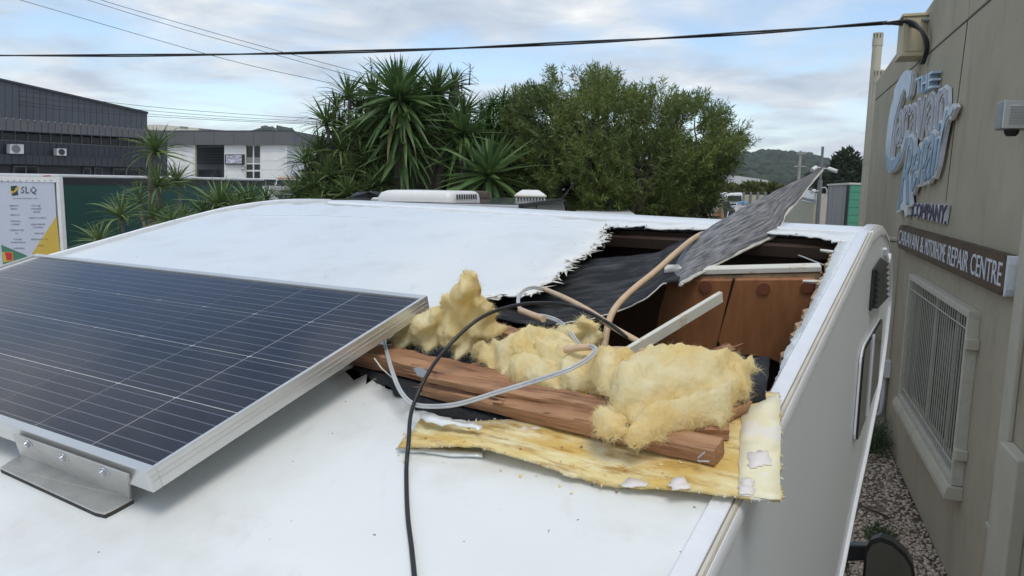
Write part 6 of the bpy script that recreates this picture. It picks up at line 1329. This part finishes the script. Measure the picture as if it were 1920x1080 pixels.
# ------------------------------------------------------------------ overhead lines
def wire(name, label, pts, rad, n=6, grp=None):
    s = spline([at(*p) for p in pts], 8); return tag(MB().tube(s, rad, n).build(name, m_black, None, smooth=True), label, 'overhead wire', grp)
sc_ = spline([at(*p) for p in ((-500,101,16.5),(0,104,14.2),(380,102.5,13.1),(760,94,12.1),(1100,79,11.3),(1400,62,10.7),(1665,42.5,10.0))], 40)
b = MB(); sv = thing('service_cable', 'thick black twisted service cable running across to the workshop wall', 'overhead cable', sc_[-1])
for k in range(2):
    q = []
    for i, p_ in enumerate(sc_):
        t = sc_[min(i+1, len(sc_)-1)]-sc_[max(i-1, 0)]; t /= np.linalg.norm(t); a = np.cross(t, ZU); a /= np.linalg.norm(a); u = np.cross(a, t); ph = i*.07+k*math.pi; q.append(p_+(a*math.cos(ph)+u*math.sin(ph))*.014)
    MB().tube(q, .0135, 7).build('cable_core', m_black, sv, smooth=True)
e = sc_[-1]; w0 = WP(11.25, 6.0, .06)
MB().tube([e, at(1708, 40, 9.75)], .034, 8).build('clamp', m_swhite, sv, bevel=.004); MB().tube([at(1708, 40, 9.75), at(1748, 36, 9.45)], .026, 8).build('anchor_bolt', m_galv, sv)
for k, (dx, dy) in enumerate(((0, 0), (5, 3), (9, 8), (-4, -3))):
    MB().tube(spline([at(1660+dx, 44, 9.95), at(1708+dx*.6, 42+dy, 9.55), at(1729+dx*.7, 60+dy, 9.32), at(1737+dx*.4, 88, 9.22), at(1732+dx*.2, 112+dy*.4, 9.30), at(1728+dx*.3, 119, 9.38)], 6), .0165, 7).build('cable_tail', m_black, sv, smooth=True)
wire('overhead_wire', 'thin overhead wire, lowest of the three at the upper left', [(-100,-37,30), (38,0,30), (250,62,30), (450,118,30), (625,157,30)], .011)
wire('overhead_wire', 'thin overhead wire, middle one of the three at the upper left', [(60,-35,30), (165,0,30), (330,51,30), (500,98,30), (680,148,30)], .011)
wire('overhead_wire', 'thin overhead wire, highest of the three at the upper left', [(80,-40,30), (190,0,30), (350,47,30), (510,92,30), (690,140,30)], .011)
for k, (y0, y1) in enumerate(((171,222),(180,228),(190,231),(196,233))):
    wire('overhead_wire', ['topmost', 'second', 'third', 'lowest'][k]+' of the four thin wires crossing behind the charcoal factory roof', [(-100,y0-20,40), (100,y0+8,40), (330,lerp(y0, y1, .62)+2,40), (590,y1,40), (760,y1+3,40)], .012)
# ------------------------------------------------------------------ weeds by the wall
def weeds(label, a, o, n, h, m, seed, nm='weed', sprd=1.):
    r = np.random.default_rng(seed); V, F, T = [], [], []; k = 0
    for _ in range(n):
        p = WP(a+r.normal(0, .22*sprd), 0, abs(o+r.normal(0, .12*sprd))+.02); d = unit(r.normal(0, .45, 3)+ZU*1.); hh = h*r.uniform(.4, 1.15); s = np.cross(d, r.normal(size=3)); s = unit(s)*.006; q = p+d*hh*.6; e_ = q+unit(d+r.normal(0, .6, 3))*hh*.45
        V += [p-s, p+s, q-s*.8, q+s*.8, e_]; F += [(k, k+1, k+3, k+2), (k+2, k+3, k+4)]; T += [r.random()]*5; k += 5
        for _ in range(3):
            t0 = lerp(p, q, r.uniform(.3, 1)); dd_ = unit(r.normal(size=3)+ZU*.5); w_ = unit(np.cross(dd_, r.normal(size=3)))*.007; V += [t0, t0+dd_*.05+w_, t0+dd_*.11, t0+dd_*.05-w_]; F += [(k, k+1, k+2, k+3)]; T += [r.random()]*4; k += 4
    return tag(mk(nm, V, F, m, None, False, T), label, 'weed')
weeds('tall dark green weeds growing against the column base', 10.6, .25, 170, .55, m_grass, 91)
weeds('dry brown grass tuft beside the air conditioner', 10.9, .75, 240, .38, m_grassdry, 92)
weeds('small green weed on the gravel by the wall', 7.7, .45, 70, .14, m_grass, 93, sprd=.5)
weeds('flat green weed patch in the middle of the gravel', 7.0, .9, 70, .10, m_grass, 94, sprd=.5)
tw = MB(); tw.tube(spline([WP(8.5, .05, .75), WP(8.35, .06, .55), WP(8.2, .05, .35)], 4), .012, 6); tw.tube([WP(8.42, .05, .65), WP(8.55, .16, .6)], .007, 5)
tag(tw.build('fallen_twig', m_barkd, None), 'dark twig lying on the gravel', 'twig')

# thin morning air over the far hills
hz = MB().box((0, 1890, 44.5), (3050, 0, 0), (0, 2350, 0), (0, 0, 46)).build('haze', None); hm = bpy.data.materials.new('air'); hm.use_nodes = True; n_ = hm.node_tree.nodes; n_.remove(n_['Principled BSDF']); pvn = n_.new('ShaderNodeVolumePrincipled'); pvn.inputs['Color'].default_value = (.90, .94, 1, 1); pvn.inputs['Density'].default_value = .00022; hm.node_tree.links.new(pvn.outputs[0], n_['Material Output'].inputs['Volume']); hz.data.materials.append(hm); tag(hz, kind='stuff')
